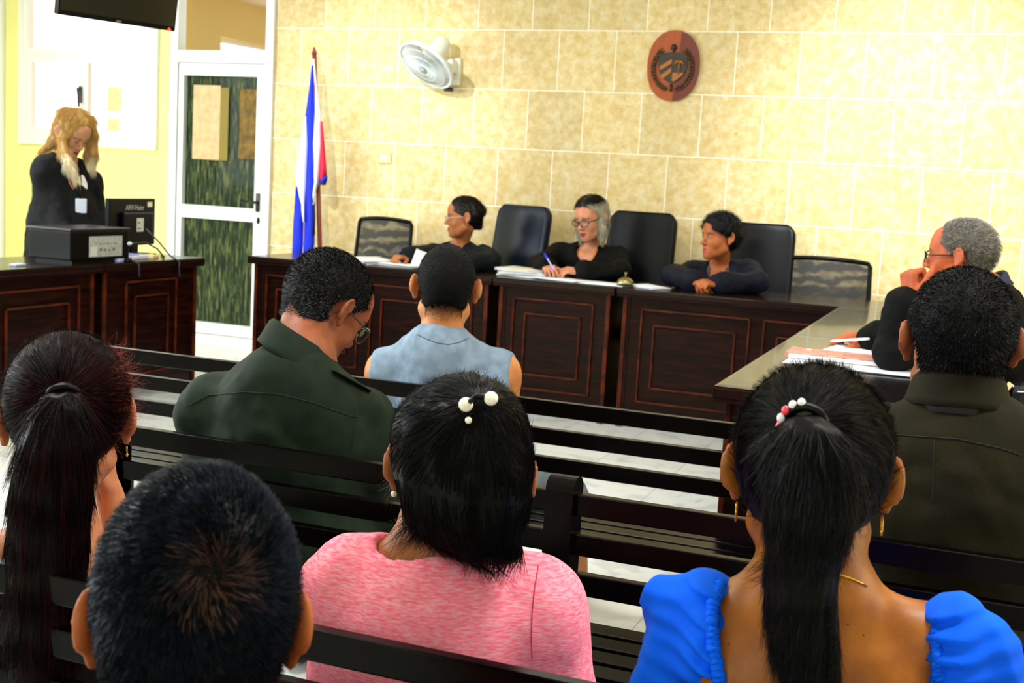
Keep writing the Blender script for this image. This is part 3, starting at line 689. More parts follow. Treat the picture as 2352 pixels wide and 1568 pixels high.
# ------------------------------------------------------------------ things on the desks
def rot_box(name, m_, c, sx, sy, sz, a, bev=0., mi=None):
    b = MB(); b.box((-sx/2, -sy/2, 0), (sx/2, sy/2, sz), bev); o = b.build(name, m_, None, c, a); return o
def stack(label, c, a, n, w=.21, d=.297, th=.006, group='papers on the judges desk'):
    o = empty('paper_stack', c, a); tag(o, label, 'papers', group); z = 0
    for i in range(n):
        b = MB(); r = RNG.uniform(-.14, .14); dx, dy = RNG.uniform(-.012, .012, 2)
        P = [[((u-.5)*w, (v-.5)*d, z+.0015*sin(3*u+i)*(1-v)+.004*(u*v)**2) for u in np.linspace(0, 1, 5)] for v in np.linspace(0, 1, 5)]
        b.grid([[rotz(r) @ Vector(p)+Vector((dx, dy, 0)) for p in row] for row in P]); b.build('paper_bundle', [m_paper, mat('paper_cream', 'd8d2bc', .8)][i % 4 == 1] if n > 2 else m_paper, o, solid=th*.6); z += th
    return o
t = DZ+.004
stack('thick pile of white papers in front of the empty chair by the flag', (-3.62, 6.86, t), .9, 5)
stack('white papers near the hand of the judge with tied-back hair', (-3.36, 6.80, t), 1.3, 3, group='papers on the judges desk')
stack('thick closed pile of court papers left of the middle judge', (-2.57, 6.86, t), 1.45, 6, th=.008)
stack('loose white sheets under the hands of the middle judge', (-2.30, 6.78, t), 1.2, 2)
stack('flat white sheet just left of the brass bell', (-2.06, 6.76, t), 1.5, 1)
stack('folded white sheet just right of the brass bell', (-1.78, 6.79, t), 1.0, 2, .16, .2)
def bell():
    o = empty('service_bell', (-1.915, 6.735, DZ)); tag(o, 'dull brass service bell on the judges desk', 'bell')
    b = MB(); b.lathe([(0, 0), (.052, 0), (.052, .008), (.03, .012), (0, .012)], 28); b.build('base', mat('bell_base', '3f4a46', .4, .7), o)
    b = MB(); b.lathe([(.049, .016), (.050, .020), (.044, .036), (.028, .049), (.010, .054), (0, .055)], 28); b.build('dome', m_brass, o)
    b = MB(); b.tube([(0, 0, .054), (0, 0, .078)], .004, 8); b.ball((0, 0, .078), (.009, .009, .005)); b.build('plunger', m_brass, o)
bell()
def pen(name, label, a, b_, m_, r=.0045, cap=None, group=None):
    a = Vector(a); b_ = Vector(b_); o = empty(name, a); tag(o, label, 'pen', group)
    d = b_-a; q = MB(); q.tube([Vector(), d*.08, d*.9, d], [.001, r, r, r*.8], 8); q.build('barrel', m_, o)
    if cap: q = MB(); q.tube([d*.55, d*1.02], r*1.25, 8); q.build('cap', cap, o)
    return o
# monitor seen from the back
def monitor():
    A = Vector(at(252, 460, X=-4.72)); B = Vector(at(357, 460, X=-4.78)); A.z = B.z = 0
    d = (B-A).normalized(); nrm = Vector((d.y, -d.x, 0)); Wd = (B-A).length/2; C = (A+B)/2; C.z = DZ
    o = empty('computer_monitor', C); tag(o, 'black computer monitor seen from behind on the clerk desk', 'monitor')
    M = basis4(d, (0, 0, 1), nrm, (0, 0, 0)); z0, z1 = .055, .335
    b = MB(); b.box((-Wd, z0, -.03), (Wd, z1, 0), .006, M=M); b.box((-Wd*.55, z0+.02, 0), (Wd*.75, z0+.20, .025), .008, M=M); b.build('casing', m_black, o)
    b = MB(); b.box((-Wd*.55, z0+.19, .025), (Wd*.75, z0+.20, .028), M=M); b.build('vent_ridge', mat('ridge_grey_blue', '2a3650', .3), o)
    b = MB(); b.box((-.04, 0, -.01), (.04, z0+.05, .015), .006, M=M); b.box((-.12, 0, -.10), (.12, .012, .09), .004, M=M); b.build('stand', m_black, o)
    b = MB(); b.box((Wd*.0, z0+.085, .025), (Wd*.24+.015, z0+.165, .0265), M=M); b.box((Wd*.03, z0+.135, .0265), (Wd*.15, z0+.14, .0268), mi=1, M=M); b.box((Wd*.03, z0+.10, .0265), (Wd*.17, z0+.106, .0268), mi=1, M=M); b.build('label_sticker', [mat('sticker_grey', 'c9cccd', .6), m_black], o)
    b = MB(); b.box((Wd*.64, z1-.05, .0), (Wd*.85, z1-.02, .0015), M=M); b.build('label_sticker', mat('sticker_cream', 'efe2bf', .6), o)
    text_part('painted_lettering', 'ARV-Haier', .045, mat('chalk_grey', 'a9aaa8', .8), o, M @ Matrix.Translation((Wd*.08, z1-.055, .0006)))
    return o
monitor()
def printer():
    P = [Vector(at(u, v, z=DZ)) for u, v in ((150, 606), (278, 604))]
    o = empty('printer', (-4.44, 5.06, DZ)); tag(o, 'black boxy printer with a grey label plate on the clerk desk', 'printer')
    b = MB(); b.box((-.28, .02, .02), (0, .48, .175), .008); b.box((-.26, .05, 0), (-.02, .45, .02)); b.build('casing', m_black, o)
    b = MB(); b.box((-.29, .01, .175), (.005, .49, .187), .003); b.build('lid', mat('dark_lid', '1c1a1d', .35), o)
    b = MB(); b.box((.0, .155, .035), (.003, .42, .145), .001); lab = b.build('label_plate', mat('plate_grey', '8d918a', .5, col2='a2a59d', vscale=40), o)
    b = MB(); b.box((.003, .165, .04), (.0038, .215, .09)); b.build('sticker', mat('sticker_light', 'b9bbb4', .6), lab)
    b = MB()
    for k in range(5): b.box((.003, .235+.03*k, .10+.003*(k % 2)), (.0036, .252+.03*k, .108))
    for k in range(4): b.box((.003, .235+.035*k, .065), (.0036, .255+.035*k, .082-.004*(k % 3)))
    b.build('port_marks', mat('mark_dark', '5c605c', .6), lab)
printer()
def webcam():
    o = empty('desk_microphone', (-4.455, 5.545, DZ)); tag(o, 'small dark desk microphone with a pale ring top, in front of the monitor', 'microphone')
    b = MB(); b.lathe([(0, 0), (.035, 0), (.03, .012), (.009, .02), (.009, .09), (0, .09)], 16); b.build('stand', m_black, o)
    b = MB(); b.ball((0, 0, .10), (.027, .027, .012)); b.build('head', mat('pale_plastic', 'c8d8d8', .3), o)
    b = MB(); b.ball((0, 0, .085), (.016, .016, .02)); b.build('capsule', m_black, o)
webcam()
b = MB(); b.box((-.055, -.10, 0), (.055, .10, .022), .006); b.box((-.035, -.08, .022), (.035, .02, .030), .003, mi=1)
tag(b.build('telephone', [mat('phone_white', 'd9dcf2', .4), mat('phone_lilac', '9aa2e0', .5)], None, (-4.56, 5.72, DZ), .2), 'pale lilac desk set lying under the monitor', 'telephone')
b = MB(); b.box((-.05, -.06, 0), (.05, .06, .02), .004); tag(b.build('paper_pad', mat('pad_blue_white', 'b9c6ff', .6), None, (-4.50, 5.50, DZ), .3), 'small bluish white pad between printer and monitor', 'pad')
b = MB(); b.box((-.04, -.05, 0), (.04, .05, .018), .004); tag(b.build('sticky_notes', mat('cream_note', 'efdca0', .7), None, (-4.55, 5.86, DZ), .3), 'cream note block on the clerk desk right of the monitor stand', 'notes')
b = MB(); b.ball((0, 0, .01), (.014, .014, .010)); tag(b.build('bottle_cap', mat('cap_yellow', 'e9c234', .4), None, (-4.66, 6.02, DZ)), 'tiny yellow cap near the far end of the clerk desk', 'cap')
b = MB(); b.box((-.02, -.045, 0), (.02, .045, .012), .004); tag(b.build('mobile_phone', mat('phone_pale', 'b8c4ea', .3), None, (-4.53, 4.80, DZ), .2), 'small pale phone at the standing woman\'s side of the clerk desk', 'phone')
for k, pts in enumerate(([(-4.58, 5.86, .97), (-4.52, 5.90, .90), (-4.47, 5.95, .815), (-4.43, 5.93, .806), (-4.385, 5.92, .79), (-4.38, 5.92, .70)], [(-4.46, 5.56, .895), (-4.47, 5.72, .90), (-4.48, 5.84, .86), (-4.49, 5.92, .806), (-4.56, 5.98, .806)], [(-4.47, 5.52, .806), (-4.42, 5.55, .806), (-4.388, 5.56, .79), (-4.383, 5.56, .72)])):
    b = MB(); q = [Vector(p) for p in pts]; b.tube(q, .005, 6); tag(b.build('cable', mat('cable_navy', '10182c', .4)), ['dark cable hanging from the monitor over the desk edge', 'dark cable curving from the microphone across the desk', 'dark cable dropping over the desk front below the microphone'][k], 'cable')
# side desk papers
def folder():
    o = empty('red_folder', (-.43, 4.30, DZ+.008), .0); tag(o, 'worn red and white document folder on the side desk', 'folder')
    b = MB(); b.box((-.185, -.085, 0), (.17, .085, .022), .005); b.build('cover', mat('folder_red', 'b8453a', .5, col2='dcb8a8', vscale=26, stretch=(1, 6, 1)), o)
    b = MB(); b.box((-.17, -.089, .004), (.16, -.083, .017)); b.build('page_edge', m_paper, o)
folder()
stack('white sheets fanned behind the red folder', (-.36, 4.56, DZ+.006), 1.5, 3, group='papers on the side desk')
stack('flat white sheet under the red folder, toward the benches', (-.34, 4.19, DZ+.006), 1.57, 1, .17, .50, group='papers on the side desk')
pen('marker_pen', 'white marker pen lying left of the red folder', (-.63, 4.36, DZ+.011), (-.54, 4.33, DZ+.03), mat('white_plastic', 'f2f4f6', .3))
b = MB(); b.box((-.006, -.005, 0), (.006, .005, .006), .002); tag(b.build('paper_scrap', m_paper, None, (-.555, 2.43, .38)), 'tiny white scrap on the middle bench seat', 'scrap')
# handbag at the right edge
def handbag():
    c = Vector((.28, 4.16, .70)); o = empty('handbag', c); tag(o, 'black handbag with cream buckled strap at the right edge, behind the officer', 'handbag')
    L_ = lambda u, v, dy=0: Vector(at(u, v, Y=4.13+dy))-c
    b = MB(); b.box((-.17, -.045, -.14), (.15, .04, .115), .03); b.build('bag_body', mat('bag_black', '101216', .35, bump=.4, bscale=60), o)
    b = MB(); b.tube([(-.15, -.05, .09), (0, -.052, .10), (.13, -.05, .09)], .004, 6); b.build('zipper', m_chrome, o)
    cr = mat('cream_leather', 'd9c592', .5)
    b = MB(); b.tube([L_(2322, 880), L_(2312, 893), L_(2300, 903)], .016, 8, r2=.009); b.tube([L_(2306, 903), L_(2302, 918), L_(2308, 940)], .014, 8, r2=.009); b.build('strap_tab', cr, o)
    b = MB(); b.tube([L_(2283, 945), L_(2290, 932), L_(2300, 929), L_(2310, 936), L_(2320, 955), L_(2328, 985)], .005, 8); b.build('handle', cr, o)
    b = MB(); b.tube([L_(2322, 881), L_(2330, 890), L_(2337, 901), L_(2345, 920), L_(2350, 960)], .0035, 6); b.build('buckle', m_chrome, o)
    b = MB(); b.tube([(-.12, 0, .10), (-.02, .01, .22), (.10, .06, .27), (.13, .10, .10)], .008, 8); b.build('shoulder_strap', m_black, o)
handbag()

# ------------------------------------------------------------------ people
def skin(name, c, c2=None, rough=.5):
    return mat('skin_'+name, c, rough, col2=c2 or None, vscale=24, sss=.12, bump=.12, bscale=260, spec=.3)
class Head:
    def __init__(s, C, heading, pitch=0., roll=0., k=1.):
        """C: point between the ears; heading in degrees from +X; pitch down and roll (toward own right) in degrees"""
        s.C = np.array(C, float); s.k = k; h = radians(heading); p = radians(pitch); r = radians(roll)
        f = np.array([cos(h)*cos(p), sin(h)*cos(p), -sin(p)]); rt = np.array([sin(h), -cos(h), 0]); up = np.cross(rt, f)
        x = rt*cos(r)-up*sin(r); z = rt*sin(r)+up*cos(r)
        s.M = np.stack([x, f, z], 1); s.f, s.x, s.z = f, x, z; s.yawf = np.array([cos(h), sin(h), 0]); s.yawr = np.array([sin(h), -cos(h), 0])
    def w(s, x, y, z): return s.C + s.M@(np.array([x, y, z])*s.k)
    def loc(s, P): return ((np.asarray(P)-s.C)@s.M)/s.k
    def M4(s): return basis4(s.M[:, 0]*s.k, s.M[:, 1]*s.k, s.M[:, 2]*s.k, s.C)
def head_sdf(F, H, fem=False, infl=0., face=True, ear_flare=28, wide=1., ears=True):
    k = H.k; W_ = H.w; M = H.M
    e = lambda c, r, kk=.02, mode='u', R=None: F.ell(W_(*c), [(q+infl)*k for q in r], M if R is None else M@R, kk*k, mode)
    c_ = lambda a, b, r1, r2=None, kk=.01, mode='u': F.cone(W_(*a), W_(*b), (r1+infl)*k, ((r2 if r2 is not None else r1)+infl)*k, kk*k, mode)
    e((0, -.014, .038), (.077*wide, .099, .087)); e((0, -.045, .024), (.068*wide, .062, .076), .02)
    e((0, .028, -.025), (.062, .060, .088), .03)
    if not face: return
    for s in (-1, 1):
        c_((s*.054, -.002, -.058), (s*.012, .060, -.100), .015 if fem else .018, .014 if fem else .017, .03)
        e((s*.037, .052, -.028), (.024, .024, .026), .02)
    c_((-.030, .076, .020), (.030, .076, .020), .010 if fem else .013, None, .02)
    e((0, .060, .050), (.050, .028, .040), .03)
    e((0, .072, -.100), (.018, .016, .015), .02)
    e((0, .066, -.070), (.030, .022, .026), .02)
    for s in (-1, 1):
        e((s*.031, .092, .003), (.017, .013, .011), .012, 's')
        e((s*.031, .0745, .002), (.0135, .0105, .0105), .004)
        c_((s*.019, .0835, .0095), (s*.043, .0775, .0075), .0034, .0030, .004)
    c_((0, .082, .012), (0, .104, -.026), .0068, .0095, .012)
    e((0, .106, -.032), (.0105, .0105, .0095), .008)
    for s in (-1, 1):
        e((s*.0125, .094, -.035), (.0075, .010, .0075), .006); e((s*.006, .100, -.043), (.0035, .005, .003), .003, 's')
    c_((-.018, .081, -.0635), (0, .0905, -.0605), .0050, .0065, .006); c_((.018, .081, -.0635), (0, .0905, -.0605), .0050, .0065, .006)
    c_((-.015, .081, -.0735), (0, .0895, -.0745), .0055, .0072, .006); c_((.015, .081, -.0735), (0, .0895, -.0745), .0055, .0072, .006)
    c_((-.024, .083, -.0680), (0, .0985, -.0675), .0014, .0014, .003, 's'); c_((.024, .083, -.0680), (0, .0985, -.0675), .0014, .0014, .003, 's')
    if ears:
        for s in (-1, 1):
            a = radians(ear_flare)*s
            R = np.array([[cos(a), -sin(a), 0], [sin(a), cos(a), 0], [0, 0, 1]]); q = lambda x, y, z: tuple(np.array([s*.074, -.004, .002])+R@np.array([s*x, y, z]))
            e(q(.006, -.016, .002), (.0065, .019, .028), .008, R=R)
            ring = [q(.010+.004*sin(t), -.016-.0175*cos(t)*1.0, .006+.026*sin(t)) for t in np.linspace(-.9, pi*.98, 12)]
            ring = [q(.010, -.016-.018*cos(t), .005+.027*sin(t)) for t in np.linspace(-1.0, pi*.95, 12)]
            for a_, b_ in zip(ring[:-1], ring[1:]): c_(a_, b_, .0038, .0038, .003)
            e(q(.007, -.010, -.027), (.0055, .009, .010), .008, R=R)
            e(q(.016, -.012, .002), (.006, .010, .014), .006, 's', R=R)
def rot_about(v, ax, a):
    ax = ax/np.linalg.norm(ax); return v*cos(a)+np.cross(ax, v)*sin(a)+ax*(ax@v)*(1-cos(a))
def hand_sdf(F, Wp, d, up, side, k=1., curl=.5, thumb_in=.3, spread=.06, curls=None, prev=None):
    """Wp wrist, d direction of the metacarpals, up normal of the back of the hand, side +-1 where the thumb is (cross(d,up)*side)"""
    d = np.array(d, float); d /= np.linalg.norm(d); up = np.array(up, float); up -= d*(up@d); up /= np.linalg.norm(up); lat = np.cross(d, up)*side; Wp = np.array(Wp, float)
    K = []
    for i, o_ in enumerate((.028, .010, -.009, -.027)):
        kn = Wp+d*k*(.086-.004*abs(i-1))+lat*k*o_+up*k*.003; K.append(kn); F.cone(Wp+lat*k*o_*.55+d*.012*k, kn, .0125*k, .0105*k, .012*k)
    F.ell(Wp+d*.048*k-up*.004*k, (.034*k, .046*k, .0125*k), np.stack([lat, d, up], 1), .010*k)
    LEN = (.070, .079, .073, .058); RT = (.45, .31, .24)
    for i in range(4):
        c = (curls[i] if curls else curl*(1+.12*i)); v = rot_about(d+lat*spread*(1.2-i*.8), lat, 0); v /= np.linalg.norm(v); p = K[i]; R_ = .0092*k if i < 3 else .0082*k
        sgn = -1 if (np.cross(lat, d)@up) > 0 else 1
        for j in range(3):
            v = rot_about(v, lat, sgn*c*(1., 1.15, .8)[j]); q = p+v*LEN[i]*RT[j]*k; F.cone(p, q, R_, R_*.92, .004*k); R_ *= .92; p = q
    p = Wp+d*.020*k+lat*.024*k-up*.004*k; v = d*.72+lat*.65-up*.25; R_ = .0125*k
    for j, L_ in enumerate((.042, .034, .028)):
        v = v/np.linalg.norm(v); q = p+v*L_*k; F.cone(p, q, R_, R_*.85, .008*k if j == 0 else .004*k); R_ *= .85; p = q
        v = v-lat*thumb_in*.9-up*.15+d*.15
    return K
class Person:
    """joints in world space: P pelvis, N neck base, SL/SR shoulders, EL/ER elbows, WL/WR wrists, KL/KR knees, AL/AR ankles, fw torso facing"""
    def __init__(s, **k):
        s.b = 1.; s.b_arm = 1.; s.tor = (.150, .100); s.__dict__.update(k)
        for q in ('P', 'N', 'SL', 'SR', 'EL', 'ER', 'WL', 'WR', 'KL', 'KR', 'AL', 'AR'):
            if hasattr(s, q): setattr(s, q, np.array(getattr(s, q), float))
        f = radians(s.fw); s.F = np.array([cos(f), sin(f), 0]); s.R = np.array([sin(f), -cos(f), 0])
        sp = s.N-s.P; sp /= np.linalg.norm(sp); s.UP = sp; x = s.SR-s.SL; x /= np.linalg.norm(x); s.X = x; y = np.cross(sp, x); y /= np.linalg.norm(y); z = np.cross(x, y); s.T = np.stack([x, y, z], 1)
        if not hasattr(s, 'KL') and hasattr(s, 'KR'): pass
    def legs_default(s, seat_z=.38, knee=.42, spread=.11):
        for q, sg in (('L', -1), ('R', 1)):
            K_ = s.P+s.F*knee+s.R*sg*spread; K_[2] = seat_z+.09; setattr(s, 'K'+q, K_); A_ = K_+s.F*.03; A_[2] = .09; setattr(s, 'A'+q, A_)
    def torso(s, F, i=0., shoulders=True, k=.05):
        b = s.b; T = s.T; hw, hd = s.tor; mid = (s.SL+s.SR)/2
        ch = mid*.55+s.N*.05+(s.P*.4)
        L_ = np.linalg.norm(s.N-s.P)
        F.ell(mid-s.UP*L_*.26-T[:, 1]*.0, (hw*b+i, hd*b+i, L_*.36), T, k)
        F.ell(mid*.45+s.P*.55, (hw*.88*b+i, hd*.95*b+i, L_*.36), T, k)
        F.ell(s.P+s.UP*.02, (hw*1.08*b+i, hd*1.08*b+i, .13), T, k)
        for q in (s.SL, s.SR):
            F.cone(s.N-s.UP*.035, q-s.UP*.012, .050*b+i, .047*b+i, .04)
            F.cone(mid-s.UP*.07, q-s.UP*.045, .075*b+i, .055*b+i, .04)
            F.ell(q-s.UP*.02, (.052*b+i, .055*b+i, .06*b+i), T, .03)
    def arms(s, F, i=0., upto=1., which='LR', k=.02, cuff=0., k2=None):
        for q in which:
            S_, E_, W_ = getattr(s, 'S'+q), getattr(s, 'E'+q), getattr(s, 'W'+q); a = s.b_arm
            u1 = min(upto, .5)*2; F.cone(S_-s.UP*.01, S_+(E_-S_)*u1, .046*a+i, (.046+(.036-.046)*u1)*a+i+(cuff if upto <= .5 else 0), k)
            if upto > .5:
                u2 = (upto-.5)*2; F.cone(E_, E_+(W_-E_)*u2*.45, .037*a+i, .036*a+i, .015); F.cone(E_+(W_-E_)*u2*.45, E_+(W_-E_)*u2, .036*a+i, (.036+(.026-.036)*u2)*a+i+cuff, .01)
    def legs(s, F, i=0., upto=1.):
        if not hasattr(s, 'KL'): return
        for q, sg in (('L', -1), ('R', 1)):
            K_, A_ = getattr(s, 'K'+q), getattr(s, 'A'+q); hip = s.P+s.R*sg*.085*s.b
            F.cone(hip, K_, .082*s.b+i, .054*s.b+i, .03); F.cone(K_, K_+(A_-K_)*upto, .053*s.b+i, (.053+(.036-.053)*upto)*s.b+i, .02)
            if upto >= 1 and i == 0: F.cone(A_-np.array([0, 0, .03]), A_+s.F*.13-np.array([0, 0, .055]), .034, .030, .02)
    def neck(s, F, H, r=.052, i=0., fem=False):
        a = H.w(0, -.022, -.055); F.cone(a, s.N+s.UP*.0, (r+i)*H.k, (r*1.06+i)*H.k, .03); F.cone(s.N-s.UP*.02, s.N-s.UP*.07, r*1.25+i, r*1.6+i, .04)
    def bounds(s, extra=()):
        P = [getattr(s, q) for q in ('P', 'N', 'SL', 'SR', 'EL', 'ER', 'WL', 'WR', 'KL', 'KR', 'AL', 'AR') if hasattr(s, q)]+[np.array(e) for e in extra]
        return np.array(P).min(0)-.16, np.array(P).max(0)+.16
def make_body(p, H, label, skin_m, res=.005, hands=(), fem=False, earf=28, lips='8f3b30', brow='2a1a12', extra=None, neck_r=.052, group=None, wide=1., name='person', origin=None):
    lo, hi = p.bounds((H.C+.05, H.C-.05)); lo[2] = max(lo[2], 0.004) if not hasattr(p, 'AL') else .004
    F = Field(lo-.02, hi+.02, res)
    p.torso(F); p.arms(F); p.legs(F); p.neck(F, H, neck_r); head_sdf(F, H, fem, ear_flare=earf, wide=wide)
    for h in hands: hand_sdf(F, **h)
    if extra: extra(F)
    lipm = mat('lips_'+lips, lips, .4); brm = mat('brow_'+brow, brow, .8)
    def mi(C):
        q = H.loc(C); r = np.zeros(len(C), int)
        fr = (q[:, 1] > .072)
        lip = fr & (np.abs(q[:, 0]) < .021) & (np.abs(q[:, 2]+.068) < .0105*(1-(np.abs(q[:, 0])/.024)**2)+.001) & (q[:, 1] > .078); r[lip] = 1
        bz = .0215+.004*(1-((np.abs(q[:, 0])-.032)/.018)**2); br = (q[:, 1] > .06) & (np.abs(np.abs(q[:, 0])-.032) < .019) & (np.abs(q[:, 2]-bz) < .0026); r[br] = 2
        return r
    org = origin if origin is not None else (p.P[0], p.P[1], 0)
    o, P, Fc = field_obj(name, F, [skin_m, lipm, brm], None, 1, mi, org)
    tag(o, label, 'person', group)
    if hasattr(p, 'AL'):
        sm = mat('shoe_black', '0a0909', .4, spec=.2)
        for q in 'LR':
            a = getattr(p, 'A'+q)+p.F*.055; b = MB(); b.ball((0, 0, 0), (.046, .135, .045), M=Matrix.Translation(Vector((a[0], a[1], .046))-o.location) @ rotz(radians(p.fw)-pi/2)); b.build('shoe', sm, o)
    return o
def trousers(p, o, m_):
    return cloth(p, 'trousers', m_, o, .009, .014, 0, legs=.97, torso=False, wr=.003, pre=lambda F: F.ell(p.P, (.17, .13, .12), p.T, .05))
def cloth(p, name, m_, parent, res=.006, infl=.014, arm=1., cuff=.012, legs=0., wr=.004, pre=None, post=None, torso=True, hole=None, seed=1, bottom=None, k=.05, wf=9., it=2, legi=.012, extra_pts=(), fold=.55):
    lo, hi = p.bounds(extra_pts); lo[2] = max(lo[2], 0.006)
    F = Field(lo-.03, hi+.03, res)
    if torso: p.torso(F, infl, k=k)
    if arm: p.arms(F, infl, arm, cuff=cuff, k=.035)
    if legs: p.legs(F, legi, legs)
    if pre: pre(F)
    if wr:
        F.noise(wr, wf, seed, (1, 1, .45)); F.noise(wr*.5, wf*2.6, seed+5, (.6, 1, 1)); F.noise(wr*.25, wf*6, seed+9)
        near = np.abs(F.f) < .02; i = np.nonzero(near); x = F.x[i[0], 0, 0]; y = F.y[0, i[1], 0]; z = F.z[0, 0, i[2]]
        n1 = vnoise(x*.8+z*.6, y, z*.5-x*.5, wf*1.5, seed+3); F.f[i] += (fold*wr*(.45-np.minimum(np.abs(n1)*2.2, 1))).astype(np.float32)
    if hole: F.cone(hole[0], hole[1], hole[2], hole[3], .008, 's')
    if bottom is not None: F.half((0, 0, bottom), (0, 0, -1))
    if post: post(F)
    o, P, Fc = field_obj(name, F, m_, parent, it)
    return o
def tri_strands(name, roots, dirs, lens, m_, parent, rad=.0004, seg=4, curve=None, wob=.1, mats_i=None, taper=.25):
    """roots (n,3) world, dirs callable(P, i)->dir or array; builds one mesh of thin hairs"""
    n = len(roots); P = roots.copy(); org = np.array(worg(parent)) if parent is not None else np.zeros(3)
    rings = []; d = dirs(P, 0) if callable(dirs) else dirs.copy(); rnd = RNG.normal(size=(n, 3))*wob
    side = np.cross(d, RNG.normal(size=(n, 3))); side /= np.linalg.norm(side, axis=1)[:, None]+1e-9
    for j in range(seg+1):
        dd = d/np.maximum(np.linalg.norm(d, axis=1)[:, None], 1e-9); b2 = np.cross(dd, side); r = rad*(1-(1-taper)*j/seg)
        rings.append(np.stack([P+side*r, P+(-side*.5+b2*.866)*r, P+(-side*.5-b2*.866)*r], 1))
        nd = (dirs(P, j) if callable(dirs) else d)+rnd*(j/seg)
        if curve is not None: nd = nd+curve*(j/seg)
        nd /= np.maximum(np.linalg.norm(nd, axis=1)[:, None], 1e-9); d = nd; P = P+nd*(lens[:, None]/seg)
    V = np.stack(rings, 1).reshape(-1, 3)-org; F = []
    base = (np.arange(n)*(seg+1)*3)[:, None]
    for j in range(seg):
        for q in range(3):
            a = base+j*3+q; b_ = base+j*3+(q+1) % 3; F.append(np.concatenate([a, b_, b_+3, a+3], 1))
    return raw_obj(name, V, np.concatenate(F), m_, parent, True)
def scalp_points(P, Fc, n, mask=None):
    A = P[Fc[:, 0]]; B = P[Fc[:, 1]]; C_ = P[Fc[:, 2]]; D_ = P[Fc[:, 3]]; cen = (A+B+C_+D_)/4; nr = np.cross(C_-A, D_-B); ar = np.linalg.norm(nr, axis=1)
    if mask is not None: ar = ar*mask(cen)
    i = RNG.choice(len(Fc), n, p=ar/ar.sum()); u = RNG.random((n, 2)); pt = (A[i]*(1-u[:, :1])+B[i]*u[:, :1])*(1-u[:, 1:])+(D_[i]*(1-u[:, :1])+C_[i]*u[:, :1])*u[:, 1:]
    return pt, nr[i]/np.maximum(np.linalg.norm(nr[i], axis=1)[:, None], 1e-9)
def hair_region(q, front=.060, top_back=True, nape=-.075, side=.0, ear=True):
    """signed field in head space, negative where hair grows"""
    x, y, z = q
    # hairline: forehead curve, temple, around the ear, nape
    fore = y-(front-.12*np.clip(.085-z, 0, 1)**1*1.0)  # in front of this -> skin
    line = np.where(z > .045, y-(front+.015-.10*np.abs(x)), y-np.interp(np.clip(z, -.12, .045), [-.12, -.06, -.02, .02, .045], [-.075, -.045, -.020, .020, front+.002]))
    low = (nape-z)
    return np.maximum(line, low)
def buzz(H, parent, m_, infl=.004, front=.058, nape=-.07, res=.003, noise=.0012, wide=1., name='hair', strands=None, extra=None, freq=220, shape=None, ragged=.003):
    F = Field(H.C-.16*H.k, H.C+.16*H.k, res)
    head_sdf(F, H, infl=infl, face=False, wide=wide)
    for s in (-1, 1): F.cone(H.w(s*.02, -.03, -.04), H.w(s*.02, -.035, nape-.01), (.040+infl)*H.k, (.036+infl)*H.k, .02)
    if shape: shape(F)
    if noise: F.noise(noise, freq, 2); F.noise(noise*1.5, freq/4, 4)
    def cut(f, X, Y, Z):
        d = [X-H.C[0], Y-H.C[1], Z-H.C[2]]; q = [(d[0]*H.M[0, i]+d[1]*H.M[1, i]+d[2]*H.M[2, i])/H.k for i in range(3)]
        g = hair_region(q, front, nape=nape); g = g+ragged*vnoise(q[0], q[1], q[2], 120, 1)+ragged*vnoise(q[0], q[1], q[2], 330, 4)
        # ear openings
        e = .024-np.sqrt((q[1]+.014)**2+((q[2]-.000)*.8)**2); g = np.maximum(g, np.where(np.abs(q[0]) > .058, e, -1))
        return np.maximum(f, g*H.k)
    F.fun(cut)
    if extra: extra(F)
    return field_obj(name, F, m_, parent, 1)
def hair_hug(H, pts):
    pass
def glasses(H, parent, m_, wdt=.026, hgt=.018, y=.108, full=True, r=.0016, temples=(-1, 1)):
    L_ = lambda x, yy, z: Vector(H.w(x, yy, z))-parent.location
    b = MB(); k = H.k
    for s in (-1, 1):
        b.tube([L_(s*(.032+wdt*cos(a)*(1+.12*sin(a))), y-.012*(abs(.032+wdt*cos(a))/.06)**2, -.002+hgt*sin(a)) for a in np.linspace(0, 2*pi, 25)[:-1]], r*k, 6, closed=True)
    b.tube([L_(-.007, y, .002), L_(0, y+.003, .005), L_(.007, y, .002)], r*k, 6)
    for s in temples: b.tube([L_(s*(.032+wdt), y-.012, .004), L_(s*.074, y-.035, .006), L_(s*.080, .0, .010), L_(s*.083, -.018, .004), L_(s*.080, -.034, -.016)], r*k*1.1, 6)
    g = b.build('glasses', m_, parent)
    for s in (-1, 1):
        b = MB(); P = [L_(s*(.032+(wdt-.001)*cos(a)), y-.012*(abs(.032+wdt*cos(a))/.06)**2, -.002+(hgt-.001)*sin(a)) for a in np.linspace(0, 2*pi, 25)[:-1]]
        vs = [b.bm.verts.new(q) for q in P]; b.bm.faces.new(vs); b.build('lens', m_lens, g)
    return g
m_eye = mat('eye_white', 'e6ddd2', .25); m_iris = mat('iris_dark', '1c0f08', .15); m_lash = mat('lashes', '120a08', .7)
